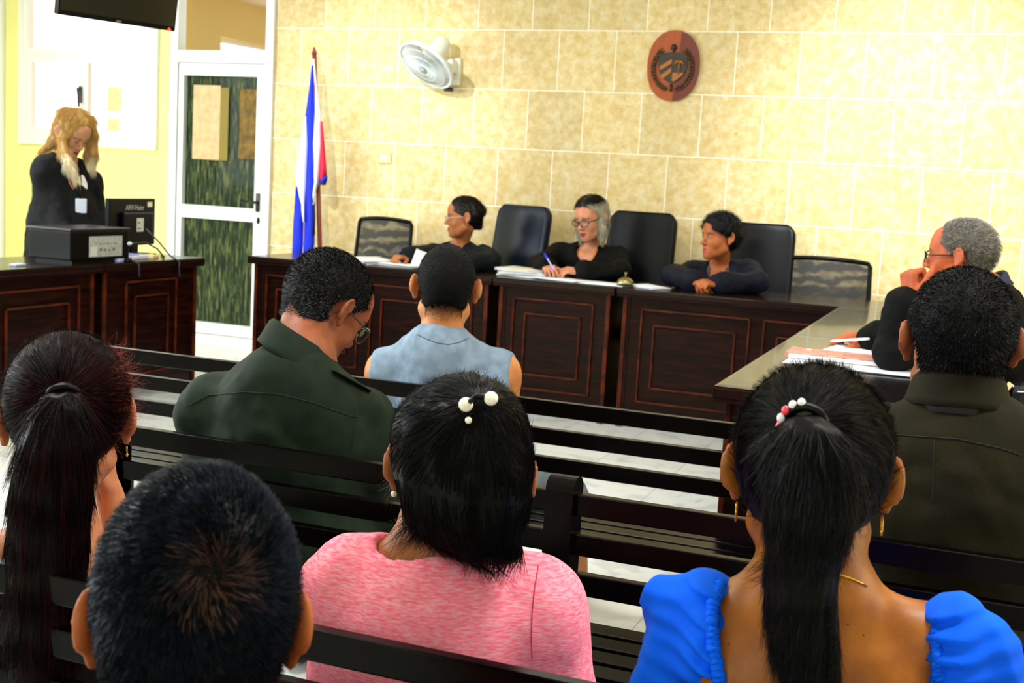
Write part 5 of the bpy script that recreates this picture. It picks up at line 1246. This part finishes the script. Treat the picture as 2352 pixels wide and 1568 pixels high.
# --- woman with reddish ponytail, chin on hand ------------------------------------
def pony_woman():
    H = Head(A(153, 968, 1.52), 131, 5, 0, 1.08)
    N = A(128, 1205, 1.50)
    SLl = A(-70, 1290, 1.44); SRr = A(262, 1318, 1.60)
    p = Person(P=V3(N[0]+.03, 1.53, .45), N=N, SL=SLl, SR=SRr, EL=SLl+V3(-.03, .05, -.25), ER=A(322, 1400, 1.72), WL=SLl+V3(.1, .25, -.27), WR=A(249, 1128, 1.65), fw=118, tor=(.140, .092), b_arm=.9)
    p.legs_default(knee=.40)
    o = make_body(p, H, 'person with a long dark red ponytail and bare shoulders resting chin on right hand', skin('fair', 'c48460', 'b06c48'), .0045, [dict(Wp=p.WR, d=(-.10, -.03, 1), up=(.80, .55, 0), side=-1, k=.98, curl=.25), dict(Wp=p.WL, d=(.8, .6, 0), up=(0, .3, 1), side=1, k=.9)], True, earf=18, neck_r=.044)
    cloth(p, 'strapless_top', mat('black_top', '050506', .8, spec=.15), o, .006, .010, 0, wr=.006, seed=51, post=lambda F: F.half(p.N-p.UP*.085, p.UP))
    cloth(p, 'trousers', mat('black_top', '050506', .8, spec=.15), o, .009, .012, 0, legs=.85, torso=False, pre=lambda F: F.ell(p.P, (.17, .13, .12), p.T, .05))
    m_r = mat('hair_dark_red', '060102', .42, spec=.07, col2='070304', vscale=12, stretch=(3, 3, .5)); m_rs = mat('hair_red_sheen', '3c060a', .4, spec=.07, col2='120507', vscale=14, stretch=(3, 3, .5))  # dark red streaks; the red sheen is put into the strand colour
    F = Field(H.C-.2, H.C+.2, .003); W_ = H.w; k = H.k; head_sdf(F, H, infl=.009, face=False); F.ell(W_(0, -.045, .040), (.070*k, .070*k, .066*k), H.M, .03); F.noise(.0012, 70, 6, (1, 1, .3))
    def cut(f, X, Y, Z):
        d = [X-H.C[0], Y-H.C[1], Z-H.C[2]]; q = [(d[0]*H.M[0, i]+d[1]*H.M[1, i]+d[2]*H.M[2, i])/k for i in range(3)]
        g = hair_region(q, .062, nape=-.080); g = np.maximum(g, np.where(np.abs(q[0]) > .05, .024-np.sqrt((q[1]+.012)**2+((q[2]+.002)*.75)**2), -1)); return np.maximum(f, g*k)
    F.fun(cut); h, P, Fc = field_obj('hair', F, m_r, o, 1)
    tie = A(145, 905, 1.395); pts, nr = scalp_points(P, Fc, 14000); to = tie-pts; to /= np.linalg.norm(to, axis=1)[:, None]; to = to-nr*(to*nr).sum(1)[:, None]*.97; to /= np.linalg.norm(to, axis=1)[:, None]+1e-9
    rd = RNG.random(len(pts)) < .5
    tri_strands('combed_hair', pts[rd]+nr[rd]*.0004, to[rd]+nr[rd]*.02, RNG.uniform(.03, .05, rd.sum()), m_r, o, .00035, 3, wob=.04)
    tri_strands('combed_red_hair', pts[~rd]+nr[~rd]*.0004, to[~rd]+nr[~rd]*.02, RNG.uniform(.03, .05, (~rd).sum()), m_rs, o, .00035, 3, wob=.04)
    rt = H.loc(P[Fc].mean(1)); msk = lambda c: (H.loc(c)[:, 0] > .055).astype(float); fl, n2 = scalp_points(P, Fc, 420, msk); tri_strands('flyaway_hair', fl, n2*.6+RNG.normal(size=fl.shape)*.4+V3(.4, 0, .3), RNG.uniform(.012, .045, len(fl)), mat('hair_red_bright', '8a2a12', .4), o, .00022, 5, wob=.4)
    ch = [(145, 905, 1.392, .020), (138, 960, 1.375, .036), (128, 1040, 1.370, .050), (120, 1130, 1.372, .053), (112, 1230, 1.376, .053), (106, 1340, 1.372, .052), (100, 1450, 1.368, .050), (96, 1580, 1.364, .046), (95, 1660, 1.362, .02)]
    C_ = [A(*c[:3]) for c in ch]; R_ = [c[3] for c in ch]
    F = Field(np.min(C_, 0)-.09, np.max(C_, 0)+.09, .003); F.chain(C_, [r*.9 for r in R_], .03); F.noise(.004, 22, 3, (1, 1, .15)); F.noise(.002, 90, 3, (1, 1, .08))
    pt, P, Fc = field_obj('ponytail', F, m_r, o, 1)
    pts, nr = scalp_points(P, Fc, 8000); dn = np.tile([0, -.02, -1.], (len(pts), 1)); dn = dn-nr*(dn*nr).sum(1)[:, None]*.95; rd = RNG.random(len(pts)) < .75
    tri_strands('ponytail_strands', pts[rd], dn[rd], RNG.uniform(.04, .09, rd.sum()), m_r, o, .0004, 4, wob=.08)
    tri_strands('ponytail_red_strands', pts[~rd], dn[~rd], RNG.uniform(.04, .09, (~rd).sum()), m_rs, o, .0004, 4, wob=.08)
    b = MB(); c = A(145, 903, 1.385); b.tube([Vector(c+H.M[:, 0]*.019*cos(a)+H.z*.010*sin(a)-H.f*.012*abs(sin(a)))-o.location for a in np.linspace(0, 2*pi, 25)[:-1]], .005, 8, closed=True); b.build('hair_tie', m_hair_bk, o)
    L_ = lambda *a: Vector(H.w(*a))-o.location
    b = MB(); b.tube([L_(.084, -.016, -.036), L_(.085, -.016, -.046)], .0013, 6); b.ball(L_(.085, -.016, -.049), (.0022, .0022, .003)); b.build('earring', m_gold, o)
pony_woman()

# --- boy nearest the camera -------------------------------------------------------
def boy():
    H = Head(A(449, 1444, .93), 124, 12, 2, 1.05)
    N = A(505, 1690, .87)
    p = Person(P=V3(N[0]+.02, .86, .44), N=N, SL=N+V3(-.135, -.075, -.03), SR=N+V3(.135, .075, -.03), EL=0, ER=0, WL=0, WR=0, fw=120, tor=(.125, .085), b=.95, b_arm=.85)
    p.EL = p.SL+V3(-.03, .05, -.22); p.ER = p.SR+V3(.04, .05, -.22); p.WL = p.EL+V3(.1, .18, 0); p.WR = p.ER+V3(-.1, .18, 0); p.legs_default(knee=.36)
    o = make_body(p, H, 'child with short black hair and a brown glint at the crown, nearest the camera', skin('warm_ear', 'b0602c', '9a4c20'), .004, [dict(Wp=p.WR, d=(-.8, .6, 0), up=(0, .3, 1), side=-1, k=.8), dict(Wp=p.WL, d=(.8, .6, 0), up=(0, .3, 1), side=1, k=.8)], earf=30, neck_r=.046, wide=1.0)
    cloth(p, 'shirt', mat('black_shirt', '050506', .8, spec=.15), o, .007, .012, .5, cuff=.015, wr=.006, seed=61)
    cloth(p, 'trousers', mat('black_shirt', '050506', .8, spec=.15), o, .009, .012, 0, legs=.85, torso=False, pre=lambda F: F.ell(p.P, (.15, .12, .11), p.T, .05))
    hr, P, Fc = buzz(H, o, m_hair_bk, .007, .060, -.075, .003, .0012, wide=1.0, shape=lambda F: (F.ell(H.w(0, -.05, .0), (.068, .056, .07), H.M, .03), F.ell(H.w(0, -.02, .066), (.070, .086, .082), H.M, .04)))
    q0 = H.w(.010, -.100, .055)
    pts, nr = scalp_points(P, Fc, 26000); v = pts-q0; r = np.linalg.norm(v, axis=1)[:, None]; v = v/(r+1e-6); v = v-nr*(v*nr).sum(1)[:, None]; sw = np.cross(nr, v)
    dr = v+sw*.45+nr*.55-H.z*.25; br = (r[:, 0] < .045*RNG.random(len(pts))**.8) & ((v@H.x) > -.5)
    tri_strands('short_hair', pts[~br], dr[~br], RNG.uniform(.007, .014, (~br).sum()), mat('hair_black_boy', '010102', .33, spec=.16, stint=(.22, .42, .85)), o, .00045, 3, wob=.15)  # blue specular tint puts the sky's glint into the hair material
    tri_strands('crown_hair', pts[br], dr[br], RNG.uniform(.008, .014, br.sum()), mat('hair_crown_glint', '4a2610', .5), o, .00045, 3, wob=.15)  # brown strands paint the glint at the crown whorl
boy()

# --- the three judges, the clerk and the gray-haired man --------------------------
def robe(p, m_, o, V=True, fem=True, vdepth=.16, seed=1, arm=.97, infl=.018, vw=.036, legs=0., pre=None, wr=.011, floor=False, res=.006):
    def post(F):
        if V:
            c = p.N-p.UP*.03+p.T[:, 1]*.08; F.cone(c+p.UP*.05, c-p.UP*vdepth, vw*1.5, .004, .01, 's')
            F.cone(p.N+p.UP*.01+p.T[:, 1]*.0, p.N+p.UP*.12, .060, .085, .01, 's')
    def pr(F):
        F.ell(p.N-p.UP*.10-p.T[:, 1]*.02, (.13, .085, .12), p.T, .07)
        if pre: pre(F)
    return cloth(p, 'robe', m_, o, res, infl, arm, cuff=.024, wr=wr, wf=8, seed=seed, pre=pr, post=post, legs=legs, legi=.02)
def simple_hair(H, o, m_, shape, infl=.010, cutfn=None, res=.003, noise=(.002, 40, (1, 1, .3)), name='hair', pad=.2, it=1, after=None):
    F = Field(H.C-pad, H.C+pad, res); head_sdf(F, H, infl=infl, face=False); shape(F)
    if noise: F.noise(noise[0], noise[1], 3, noise[2]); F.noise(noise[0]*.5, noise[1]*2.7, 5, noise[2])
    def cut(f, X, Y, Z):
        d = [X-H.C[0], Y-H.C[1], Z-H.C[2]]; q = [(d[0]*H.M[0, i]+d[1]*H.M[1, i]+d[2]*H.M[2, i])/H.k for i in range(3)]
        return np.maximum(f, cutfn(q)*H.k)
    if cutfn: F.fun(cut)
    if after: after(F)
    return field_obj(name, F, m_, o, it)
def judge_one():
    H = Head(A(1064, 500, 7.22), 210, 4, 0, 1.06)
    N = A(1056, 562, 7.30)
    p = Person(P=V3(N[0]-.02, 7.36, .52), N=N, SR=A(995, 582, 7.26), SL=A(1112, 584, 7.26), ER=A(955, 588, 7.06), EL=A(1128, 606, 7.06), WR=A(936, 594, 6.90), WL=A(1075, 612, 6.88), fw=252, tor=(.150, .10))
    p.ER[2] = max(p.ER[2], .86); p.EL[2] = .86; p.WR[2] = .855; p.WL[2] = .855; p.legs_default(.46, .40)
    sk = skin('judge_a', 'b9744a', 'a8653c')
    o = make_body(p, H, 'person in a dark greenish robe and thin glasses, dark hair in a bun', sk, .0042, [dict(Wp=p.WR, d=(-.35, -.9, -.02), up=(0, -.1, 1), side=-1, curl=.55, k=1.05), dict(Wp=p.WL, d=(-.8, -.4, -.05), up=(0, 0, 1), side=1, curl=.4)], True, lips='8a3a34', brow='4a3226', neck_r=.046)
    trousers(p, o, m_robe2)
    robe(p, m_robe2, o, seed=71, vdepth=.13)
    eyes(H, o, look=(-.1, 0), lid=.3); glasses(H, o, mat('frame_silver', 'cfd6d2', .25, .6), .026, .017)
    k = H.k; m_h = mat('hair_dark_brown', '160c08', .4, col2='0c0705', vscale=20)
    def cf(q): g = hair_region(q, .064, nape=-.075); return np.maximum(g, np.where(np.abs(q[0]) > .05, .022-np.sqrt((q[1]+.012)**2+((q[2]+.002)*.75)**2), -1))
    _, P, Fc = simple_hair(H, o, m_h, lambda F: (F.ell(H.w(0, -.055, .030), (.068*k, .060*k, .065*k), H.M, .03), F.ell(H.w(0, -.108, .040), (.036*k, .034*k, .036*k), H.M, .012), F.ell(H.w(0, -.085, -.045), (.035*k, .030*k, .045*k), H.M, .03)), .008, cf)
    pts, nr = scalp_points(P, Fc, 6000); to = H.w(0, -.10, .03)-pts; to = to-nr*(to*nr).sum(1)[:, None]*.97; to /= np.linalg.norm(to, axis=1)[:, None]+1e-9
    tri_strands('combed_hair', pts, to+nr*.04, RNG.uniform(.02, .04, len(pts)), mat('hair_brown_strand', '120907', .4, spec=.12), o, .0005, 3, wob=.12)
    fl, n2 = scalp_points(P, Fc, 300, lambda c: (H.loc(c)[:, 1] < -.09).astype(float)); tri_strands('bun_wisps', fl, n2*.6+RNG.normal(size=fl.shape)*.5, RNG.uniform(.01, .03, len(fl)), mat('hair_brown_strand', '120907', .4), o, .0006, 4, wob=.5)
    b = MB(); b.ball(Vector(H.w(-.084, -.014, -.038))-o.location, .004); b.build('earring', m_gold, o)
    for nm, lab, c, rx, rz in (('paper_sheet', 'white sheet held upright by the judge with tied-back hair', (-3.27, 6.80, .80), -.5, 1.0),):
        b = MB(); P = [[Vector(((u-.5)*.09, .01*sin(3*u)*v, v*.12)) for u in np.linspace(0, 1, 6)] for v in np.linspace(0, 1, 6)]; b.grid(P); q = b.build('paper_sheet', m_paper, None, c, .35, solid=.0008); q.rotation_euler = (-.45, .28, .35); tag(q, lab, 'paper')
    pen('ballpoint_pen', 'blue pen in the right hand of the judge with tied-back hair', p.WR+V3(-.05, -.05, .035), p.WR+V3(.02, -.13, .045), m_bluep)
judge_one()
def judge_two():
    H = Head(A(1357, 503, 7.18), 250, 14, 3, 1.08)
    N = A(1357, 570, 7.28)
    p = Person(P=V3(N[0]-.02, 7.36, .52), N=N, SR=A(1287, 580, 7.25), SL=A(1415, 588, 7.25), ER=A(1232, 600, 7.02), EL=A(1425, 622, 7.02), WR=A(1256, 612, 6.88), WL=A(1338, 624, 6.86), fw=262, tor=(.150, .10))
    p.ER[2] = .87; p.EL[2] = .87; p.WR[2] = .86; p.WL[2] = .86; p.legs_default(.46, .40)
    sk = skin('judge_b', 'd09070', 'c07c5c')
    o = make_body(p, H, 'person in a black robe over an orange blouse, with dark glasses and fair shoulder-length hair', sk, .0042, [dict(Wp=p.WR, d=(.45, -.8, .05), up=(-.1, -.3, .9), side=-1, curl=.6, k=1.05), dict(Wp=p.WL, d=(-.85, -.35, -.02), up=(0, -.3, 1), side=1, curl=.35, k=1.08)], True, lips='8f2430', brow='3a2418', neck_r=.046)
    trousers(p, o, m_robe)
    robe(p, m_robe, o, seed=72, vdepth=.30, vw=.045)
    cloth(p, 'blouse', mat('orange_blouse', 'c8780c', .6, col2='a86208', vscale=20), o, .006, .006, 0, wr=.004, seed=2, post=lambda F: F.cone(p.N+p.T[:, 1]*.09+p.UP*.05, p.N+p.T[:, 1]*.11-p.UP*.13, .06, .012, .01, 's'))
    eyes(H, o, look=(.0, -.6), lid=.5); glasses(H, o, mat('frame_black', '0c0a0c', .25), .027, .0165, r=.0026)
    k = H.k; m_d = mat('hair_root_dark', '1a110c', .4, col2='100a08', vscale=20); m_l = mat('hair_ash_blond', 'a8a48e', .35, col2='6e6650', vscale=22, stretch=(4, 4, .6))
    def cf(q): return np.maximum(np.where(q[2] > .01, q[1]-np.interp(np.clip(q[2], 0, .12), [0, .03, .07, .1], [.035, .050, .072, .09])+np.abs(q[0])*.35, q[1]-.030-.0*np.abs(q[0])), np.where(q[2] < -.01, .052-np.abs(q[0])-np.where(q[1] < -.03, 1, 0), -1))
    def side(F):
        for s in (-1, 1): F.chain([H.w(s*.060, -.005, .055), H.w(s*.080, .005, .0), H.w(s*.083, .012, -.06), H.w(s*.078, .020, -.118)], [.022*k, .024*k, .024*k, .016*k], .02)
        F.chain([H.w(0, -.07, .02), H.w(0, -.075, -.05), H.w(0, -.07, -.11)], [.05*k, .05*k, .035*k], .03); F.ell(H.w(0, -.01, .075), (.06*k, .07*k, .05*k), H.M, .03)
    hs, P, Fc = simple_hair(H, o, m_l, side, .011, cf, noise=(.0025, 45, (1, 1, .15)))
    q = H.loc(P[Fc].mean(1)); hs.data.materials.append(m_d)
    dark = ((q[:, 2] > .052-q[:, 0]*-.35) & (q[:, 0] > -.035)) | (q[:, 2] > .095) | ((np.abs(q[:, 0]) < .066) & (q[:, 2] < .03) & (q[:, 1] < .02)) | ((q[:, 0] < -.02) & (q[:, 2] < .02) & (q[:, 1] > .018) & (np.abs(q[:, 0]) < .07))
    hs.data.polygons.foreach_set('material_index', dark.astype(np.int32))
    pts, nr = scalp_points(P, Fc, 9000); q = H.loc(pts); dk_ = ((q[:, 2] > .052+q[:, 0]*.35) & (q[:, 0] > -.035)) | (q[:, 2] > .098); dn = np.tile(-H.z, (len(pts), 1)); tp = q[:, 2] > .06; dn[tp] += H.x[None, :]*np.sign(q[tp, 0:1]+.01)*1.3; dn = dn-nr*(dn*nr).sum(1)[:, None]
    for nm, mk, mm in (('dark_root_strands', dk_, mat('hair_brown_strand', '120907', .4)), ('fair_strands', ~dk_, mat('hair_ash_strand', 'b4b09a', .35, spec=.3))):
        tri_strands(nm, pts[mk], dn[mk]+nr[mk]*.03, RNG.uniform(.02, .045, mk.sum()), mm, o, .0005, 3, wob=.05)
    b = MB(); b.ball(Vector(H.w(-.086, .012, -.030))-o.location, .006); b.build('earring', m_gold, o)
    b = MB(); b.ball(Vector(p.N+p.T[:, 1]*.118-p.UP*.15+p.T[:, 0]*-.03)-o.location, (.022, .010, .03)); b.build('blouse_brooch', mat('cream_lace', 'd8c48c', .6, col2='8a6a2c', vscale=80), o)
    pen('ballpoint_pen', 'blue-capped pen in the right hand of the fair-haired judge', p.WR+V3(-.01, -.03, .085), p.WR+V3(.09, -.12, .0), mat('pen_clear', 'aab4ff', .2), cap=None)
    b = MB(); a = p.WR+V3(-.01, -.03, .085); d = p.WR+V3(.09, -.12, .0)
    b.tube([Vector(), Vector((d-a)*.3)], .006, 8); tag(b.build('pen_cap', m_bluep, None, a), 'blue cap on the pen held by the fair-haired judge', 'pen cap')
judge_two()
def judge_three():
    H = Head(A(1652, 546, 7.10), 226, 0, 0, 1.07)
    N = A(1654, 612, 7.22)
    p = Person(P=V3(N[0]+.02, 7.34, .50), N=N, SR=A(1590, 622, 7.20), SL=A(1718, 622, 7.20), ER=A(1537, 632, 6.98), EL=A(1740, 646, 6.98), WR=A(1592, 650, 6.84), WL=A(1650, 654, 6.82), fw=262, tor=(.150, .105))
    p.ER[2] = .87; p.EL[2] = .87; p.WR[2] = .855; p.WL[2] = .855; p.legs_default(.46, .40)
    sk = skin('judge_c', 'b5693c', 'a55a30')
    o = make_body(p, H, 'person in a navy robe with short black hair, hands clasped on the desk', sk, .0042, [dict(Wp=p.WR, d=(.75, -.65, -.02), up=(0, -.35, 1), side=-1, curl=.75, k=1.05), dict(Wp=p.WL, d=(-.75, -.65, 0), up=(0, -.35, 1), side=1, curl=.7, k=1.05)], True, lips='b01c30', brow='2a1a14', neck_r=.048)
    trousers(p, o, m_robe3)
    robe(p, m_robe3, o, seed=73, vdepth=.24, vw=.045)
    cloth(p, 'patterned_blouse', mat('blouse_pattern', '6a5448', .7, col2='15110f', vscale=70), o, .006, .006, 0, wr=.003, seed=4, post=lambda F: F.cone(p.N+p.T[:, 1]*.09+p.UP*.05, p.N+p.T[:, 1]*.11-p.UP*.09, .055, .02, .01, 's'))
    eyes(H, o, look=(-.4, 0), lid=.4)
    k = H.k
    def cf(q): g = hair_region(q, .070, nape=-.080); return np.maximum(np.minimum(g, np.where((q[2] > .035), q[1]-.078+np.abs(q[0])*.3, 1)), np.where(np.abs(q[0]) > .05, .018-np.sqrt((q[1]+.010)**2+((q[2]+.012)*.75)**2), -1))
    hh, P, Fc = simple_hair(H, o, mat('hair_black_soft', '07080b', .45, spec=.15, col2='0a0c12', vscale=40), lambda F: (F.ell(H.w(0, -.01, .072), (.074*k, .088*k, .056*k), H.M, .03), F.ell(H.w(0, -.06, .02), (.078*k, .06*k, .075*k), H.M, .03)), .018, cf, noise=(.005, 42, (1, 1, 1)))
    pts, nr = scalp_points(P, Fc, 5000); gl = (H.loc(pts)[:, 2] > .05) & (RNG.random(len(pts)) < .25)
    tri_strands('tousled_hair', pts[~gl], (nr*.4+H.f*.3+RNG.normal(size=pts.shape)*.35)[~gl], RNG.uniform(.012, .025, (~gl).sum()), m_hair_bk, o, .0006, 3, wob=.4)
    tri_strands('grey_streaks', pts[gl], (nr*.3+H.f*.4+RNG.normal(size=pts.shape)*.25)[gl], RNG.uniform(.012, .025, gl.sum()), mat('hair_bluegrey', '4a5c6c', .4), o, .0006, 3, wob=.3)
    # two-strand necklace hanging down the blouse
    T = p.T; c = p.N; b = MB(); pts = [c+T[:, 0]*.058*cos(a)-T[:, 1]*(-.075)*1+T[:, 1]*.02*sin(-a)-p.UP*(.02+.035*abs(sin(a))) for a in np.linspace(pi, 2*pi, 13)]
    for q in pts: b.ball(Vector(q+T[:, 1]*.02)-o.location, .0055, n=8)
    for i in range(12):
        for s in (-1, 1): b.ball(Vector(c+T[:, 0]*s*.008+T[:, 1]*(.108+.02*min(1, i/4))-p.UP*(.065+i*.014))-o.location, .0055, n=8)
    b.build('bead_necklace', mat('beads_metal', 'b0ac90', .3, .7), o)
    for q, s in ((p.WR, 1), (p.WL, -1)):
        b = MB(); d = V3(s*.75, -.65, 0); d /= np.linalg.norm(d); x = np.cross(d, V3(0, 0, 1)); b.tube([Vector(q+d*.005+x*.030*cos(a)+V3(0, 0, .027*sin(a)))-o.location for a in np.linspace(0, 2*pi, 17)[:-1]], .004, 6, closed=True); b.build('bracelet', mat('bead_lilac', 'c8b8f0', .3), o)
judge_three()
def clerk():
    H = Head(A(166, 306, 5.72), 352, 34, 0, 1.04)
    N = A(152, 364, 5.74)
    p = Person(P=V3(N[0]-.02, 5.74, .92), N=N, SR=A(106, 388, 5.64), SL=A(206, 414, 5.90), ER=A(100, 500, 5.66), EL=A(226, 492, 5.93), WR=A(160, 548, 5.56), WL=A(222, 556, 5.72), fw=333, tor=(.150, .10), b_arm=1.0)
    for q, sg in (('L', -1), ('R', 1)):
        setattr(p, 'K'+q, p.P+p.R*sg*.09+V3(0, 0, -.44)); setattr(p, 'A'+q, p.P+p.R*sg*.10+V3(0, 0, -.83))
    sk = skin('judge_d', 'c08a68', 'ae7854')
    o = make_body(p, H, 'person with long blond hair standing in a black robe behind the clerk desk', sk, .005, [dict(Wp=p.WR, d=(.5, -.1, -.8), up=(.6, -.5, .3), side=-1, curl=.4), dict(Wp=p.WL, d=(.4, -.3, -.8), up=(.7, -.2, .3), side=1, curl=.4)], True, lips='8a2c3c', brow='6a4a2c', neck_r=.046)
    # the robe is worn open at the front and hangs to the calf
    trousers(p, o, m_robe)
    robe(p, mat('robe_charcoal', '0f1013', .8, spec=.15, var=.25, vscale=30, bump=.3, bscale=500), o, seed=74, vdepth=.27, vw=.034, res=.007, wr=.012, infl=.016, pre=lambda F: F.cone(p.P+V3(0, 0, .05), p.P+V3(0, 0, -.55), .19, .24, .08))
    cloth(p, 'printed_blouse', mat('blouse_white_yellow', 'eef4ff', .6, col2='f0a818', vscale=9), o, .006, .008, 0, wr=.003, seed=5, post=lambda F: F.cone(p.N+p.T[:, 1]*.09+p.UP*.05, p.N+p.T[:, 1]*.11-p.UP*.25, .07, .012, .01, 's'))
    b = MB(); c = p.N+p.T[:, 1]*.158-p.UP*.27-p.T[:, 0]*.02; b.box((-.032, -.004, -.055), (.032, .004, .055), .003, M=Matrix.Translation(Vector(c)-o.location) @ rotz(radians(333-90))); b.build('badge_card', mat('card_white_blue', 'dce8ff', .5), o)
    b = MB(); b.tube([Vector(p.N+p.T[:, 0]*s*.06+p.T[:, 1]*.05+p.UP*.0)-o.location if j == 0 else (Vector(p.N+p.T[:, 0]*s*.03+p.T[:, 1]*.135-p.UP*.15)-o.location if j == 1 else Vector(c+p.UP*.055)-o.location) for s, j in ((-1, 0), (-1, 1), (0, 2), (1, 1), (1, 0))], .003, 6); b.build('lanyard', m_black, o)
    eyes(H, o, closed=True)
    k = H.k; m_b = mat('hair_blond', 'ab8340', .35, col2='8f6c30', vscale=20, stretch=(4, 4, .5)); m_t = mat('hair_blond_tips', 'c9bd92', .4, col2='a08848', vscale=20, stretch=(4, 4, .5))
    def side(F):
        F.ell(H.w(0, -.02, .055), (.074*k, .088*k, .060*k), H.M, .03); F.ell(H.w(0, -.06, -.01), (.070*k, .05*k, .08*k), H.M, .03)
    def after(F):
        F.chain([A(152, 288, 5.70), A(143, 318, 5.63), A(146, 350, 5.60), A(160, 382, 5.57), A(180, 412, 5.56)], [.026, .020, .024, .024, .006], .02)
        F.chain([A(158, 280, 5.74), A(128, 322, 5.71), A(92, 352, 5.68)], [.045, .034, .010], .03)
        F.chain([A(206, 275, 5.84), A(210, 310, 5.87), A(209, 355, 5.87), A(204, 395, 5.86), A(197, 430, 5.85)], [.028, .034, .038, .036, .008], .02)
        F.noise(.004, 45, 8, (1, 1, .12))
    def cf(q): g = np.where(q[2] > -.01, q[1]-np.interp(np.clip(q[2], 0, .13), [0, .03, .07, .11], [.030, .034, .048, .075])-np.maximum(np.abs(q[0])-.03, 0)*.7, q[1]+.012); return np.maximum(g, np.where(q[0] > .05, .018-np.sqrt((q[1]+.008)**2+((q[2]+.006)*.75)**2), -1))
    hs, P, Fc = simple_hair(H, o, m_b, side, .010, cf, noise=(.003, 40, (1, 1, .12)), pad=.36, res=.0035, after=after)
    z = P[Fc].mean(1)[:, 2]; hs.data.materials.append(m_t); hs.data.polygons.foreach_set('material_index', ((z < p.N[2]+.03+.03*vnoise(P[Fc].mean(1)[:, 0], P[Fc].mean(1)[:, 1], z*.2, 60, 2)) & ((P[Fc].mean(1)-p.N)@p.T[:, 1] > 0)).astype(np.int32))
    b = MB(); b.ball(Vector(H.w(.083, -.012, -.034))-o.location, .004); b.build('earring', m_pearl, o)
    pts, nr = scalp_points(P, Fc, 9000); dn = np.tile([0., 0, -1.], (len(pts), 1)); dn = dn-nr*(dn*nr).sum(1)[:, None]; tp = H.loc(pts); on = (tp[:, 2] > .06); dn[on] += (H.x*1.0)[None, :]*np.sign(tp[on, 0:1]); tip = (pts[:, 2] < p.N[2]+.03) & ((pts-p.N)@p.T[:, 1] > 0)
    for nm, mk, mm in (('hair_strands', ~tip, mat('hair_blond_gold', 'bb9046', .35, spec=.3)), ('hair_tips', tip, mat('hair_blond_pale', 'c9c0a0', .4, spec=.3))):
        tri_strands(nm, pts[mk], dn[mk]+nr[mk]*.03, RNG.uniform(.03, .07, mk.sum()), mm, o, .0006, 4, wob=.05)
clerk()
def gray_man():
    H = Head(A(2203, 592, 4.32), 170, 0, 0, 1.0)
    N = A(2262, 672, 4.36)
    p = Person(P=V3(.22, 4.42, .50), N=N, SL=A(2262, 752, 4.18), SR=N+V3(-.02, .19, -.06), EL=A(2052, 822, 4.20), ER=A(2062, 798, 4.62), WL=A(2090, 690, 4.24), WR=A(2008, 774, 4.66), fw=172, tor=(.165, .115), b=1.1, b_arm=1.15)
    p.EL[2] = max(p.EL[2], .862); p.ER[2] = .86; p.WR[2] = .85; p.legs_default(.46, .42)
    sk = skin('ruddy', 'c4643c', 'b05430')
    o = make_body(p, H, 'person with gray hair and glasses at the side desk, fist held to the mouth', sk, .0045, [dict(Wp=p.WL, d=(-.12, .10, 1), up=(-.75, -.62, 0), side=1, curl=1.25, k=1.08), dict(Wp=p.WR, d=(-.95, .12, .02), up=(0, -.15, 1), side=-1, curl=.45, k=1.2)], neck_r=.060, lips='7a3028', brow='6a5a4a')
    trousers(p, o, m_robe)
    robe(p, m_robe, o, seed=75, vdepth=.2, arm=.93, infl=.02)
    b = MB()
    d = p.WL-p.EL; d /= np.linalg.norm(d); b.tube([Vector(p.WL-d*.045)-o.location, Vector(p.WL-d*.010)-o.location], .038, 16); cu = b.build('shirt_cuff', mat('cuff_light_blue', '9cc4f0', .7), o)
    b = MB(); b.tube([Vector(p.WL-d*.012)-o.location, Vector(p.WL+d*.006)-o.location], .039, 16); b.build('cuff_lining', mat('cuff_blue', '1038a8', .7), cu)
    collar(p, H, 'collar', mat('collar_navy', '101c3c', .7), o, .073, h=.03, fold=.03, flare=.010)
    glasses(H, o, mat('frame_dark', '16130f', .3), .026, .018, r=.0022); eyes(H, o, lid=.4)
    m_g = mat('hair_gray', '5c564a', .5, col2='3a362e', vscale=70)
    hr, P, Fc = buzz(H, o, m_g, .007, .040, -.070, .003, .0015)
    pts, nr = scalp_points(P, Fc, 9000); w = RNG.random(len(pts)) < np.clip(.35+(H.loc(pts)[:, 2]-.03)*6, .2, .9)
    dr = nr*.6-H.f*.5-H.z*.2
    tri_strands('dark_gray_hair', pts[~w], dr[~w], RNG.uniform(.006, .013, (~w).sum()), mat('hair_pepper', '2c2923', .5), o, .0005, 2)
    tri_strands('white_hair', pts[w], dr[w], RNG.uniform(.006, .013, w.sum()), mat('hair_salt', 'b8b6b0', .45), o, .0005, 2)
    pen('ballpoint_pen', 'white pen in the hand of the gray-haired man', p.WR+V3(-.15, -.06, -.012), p.WR+V3(-.01, -.075, .012), mat('white_plastic', 'f2f4f6', .3), .005)
gray_man()
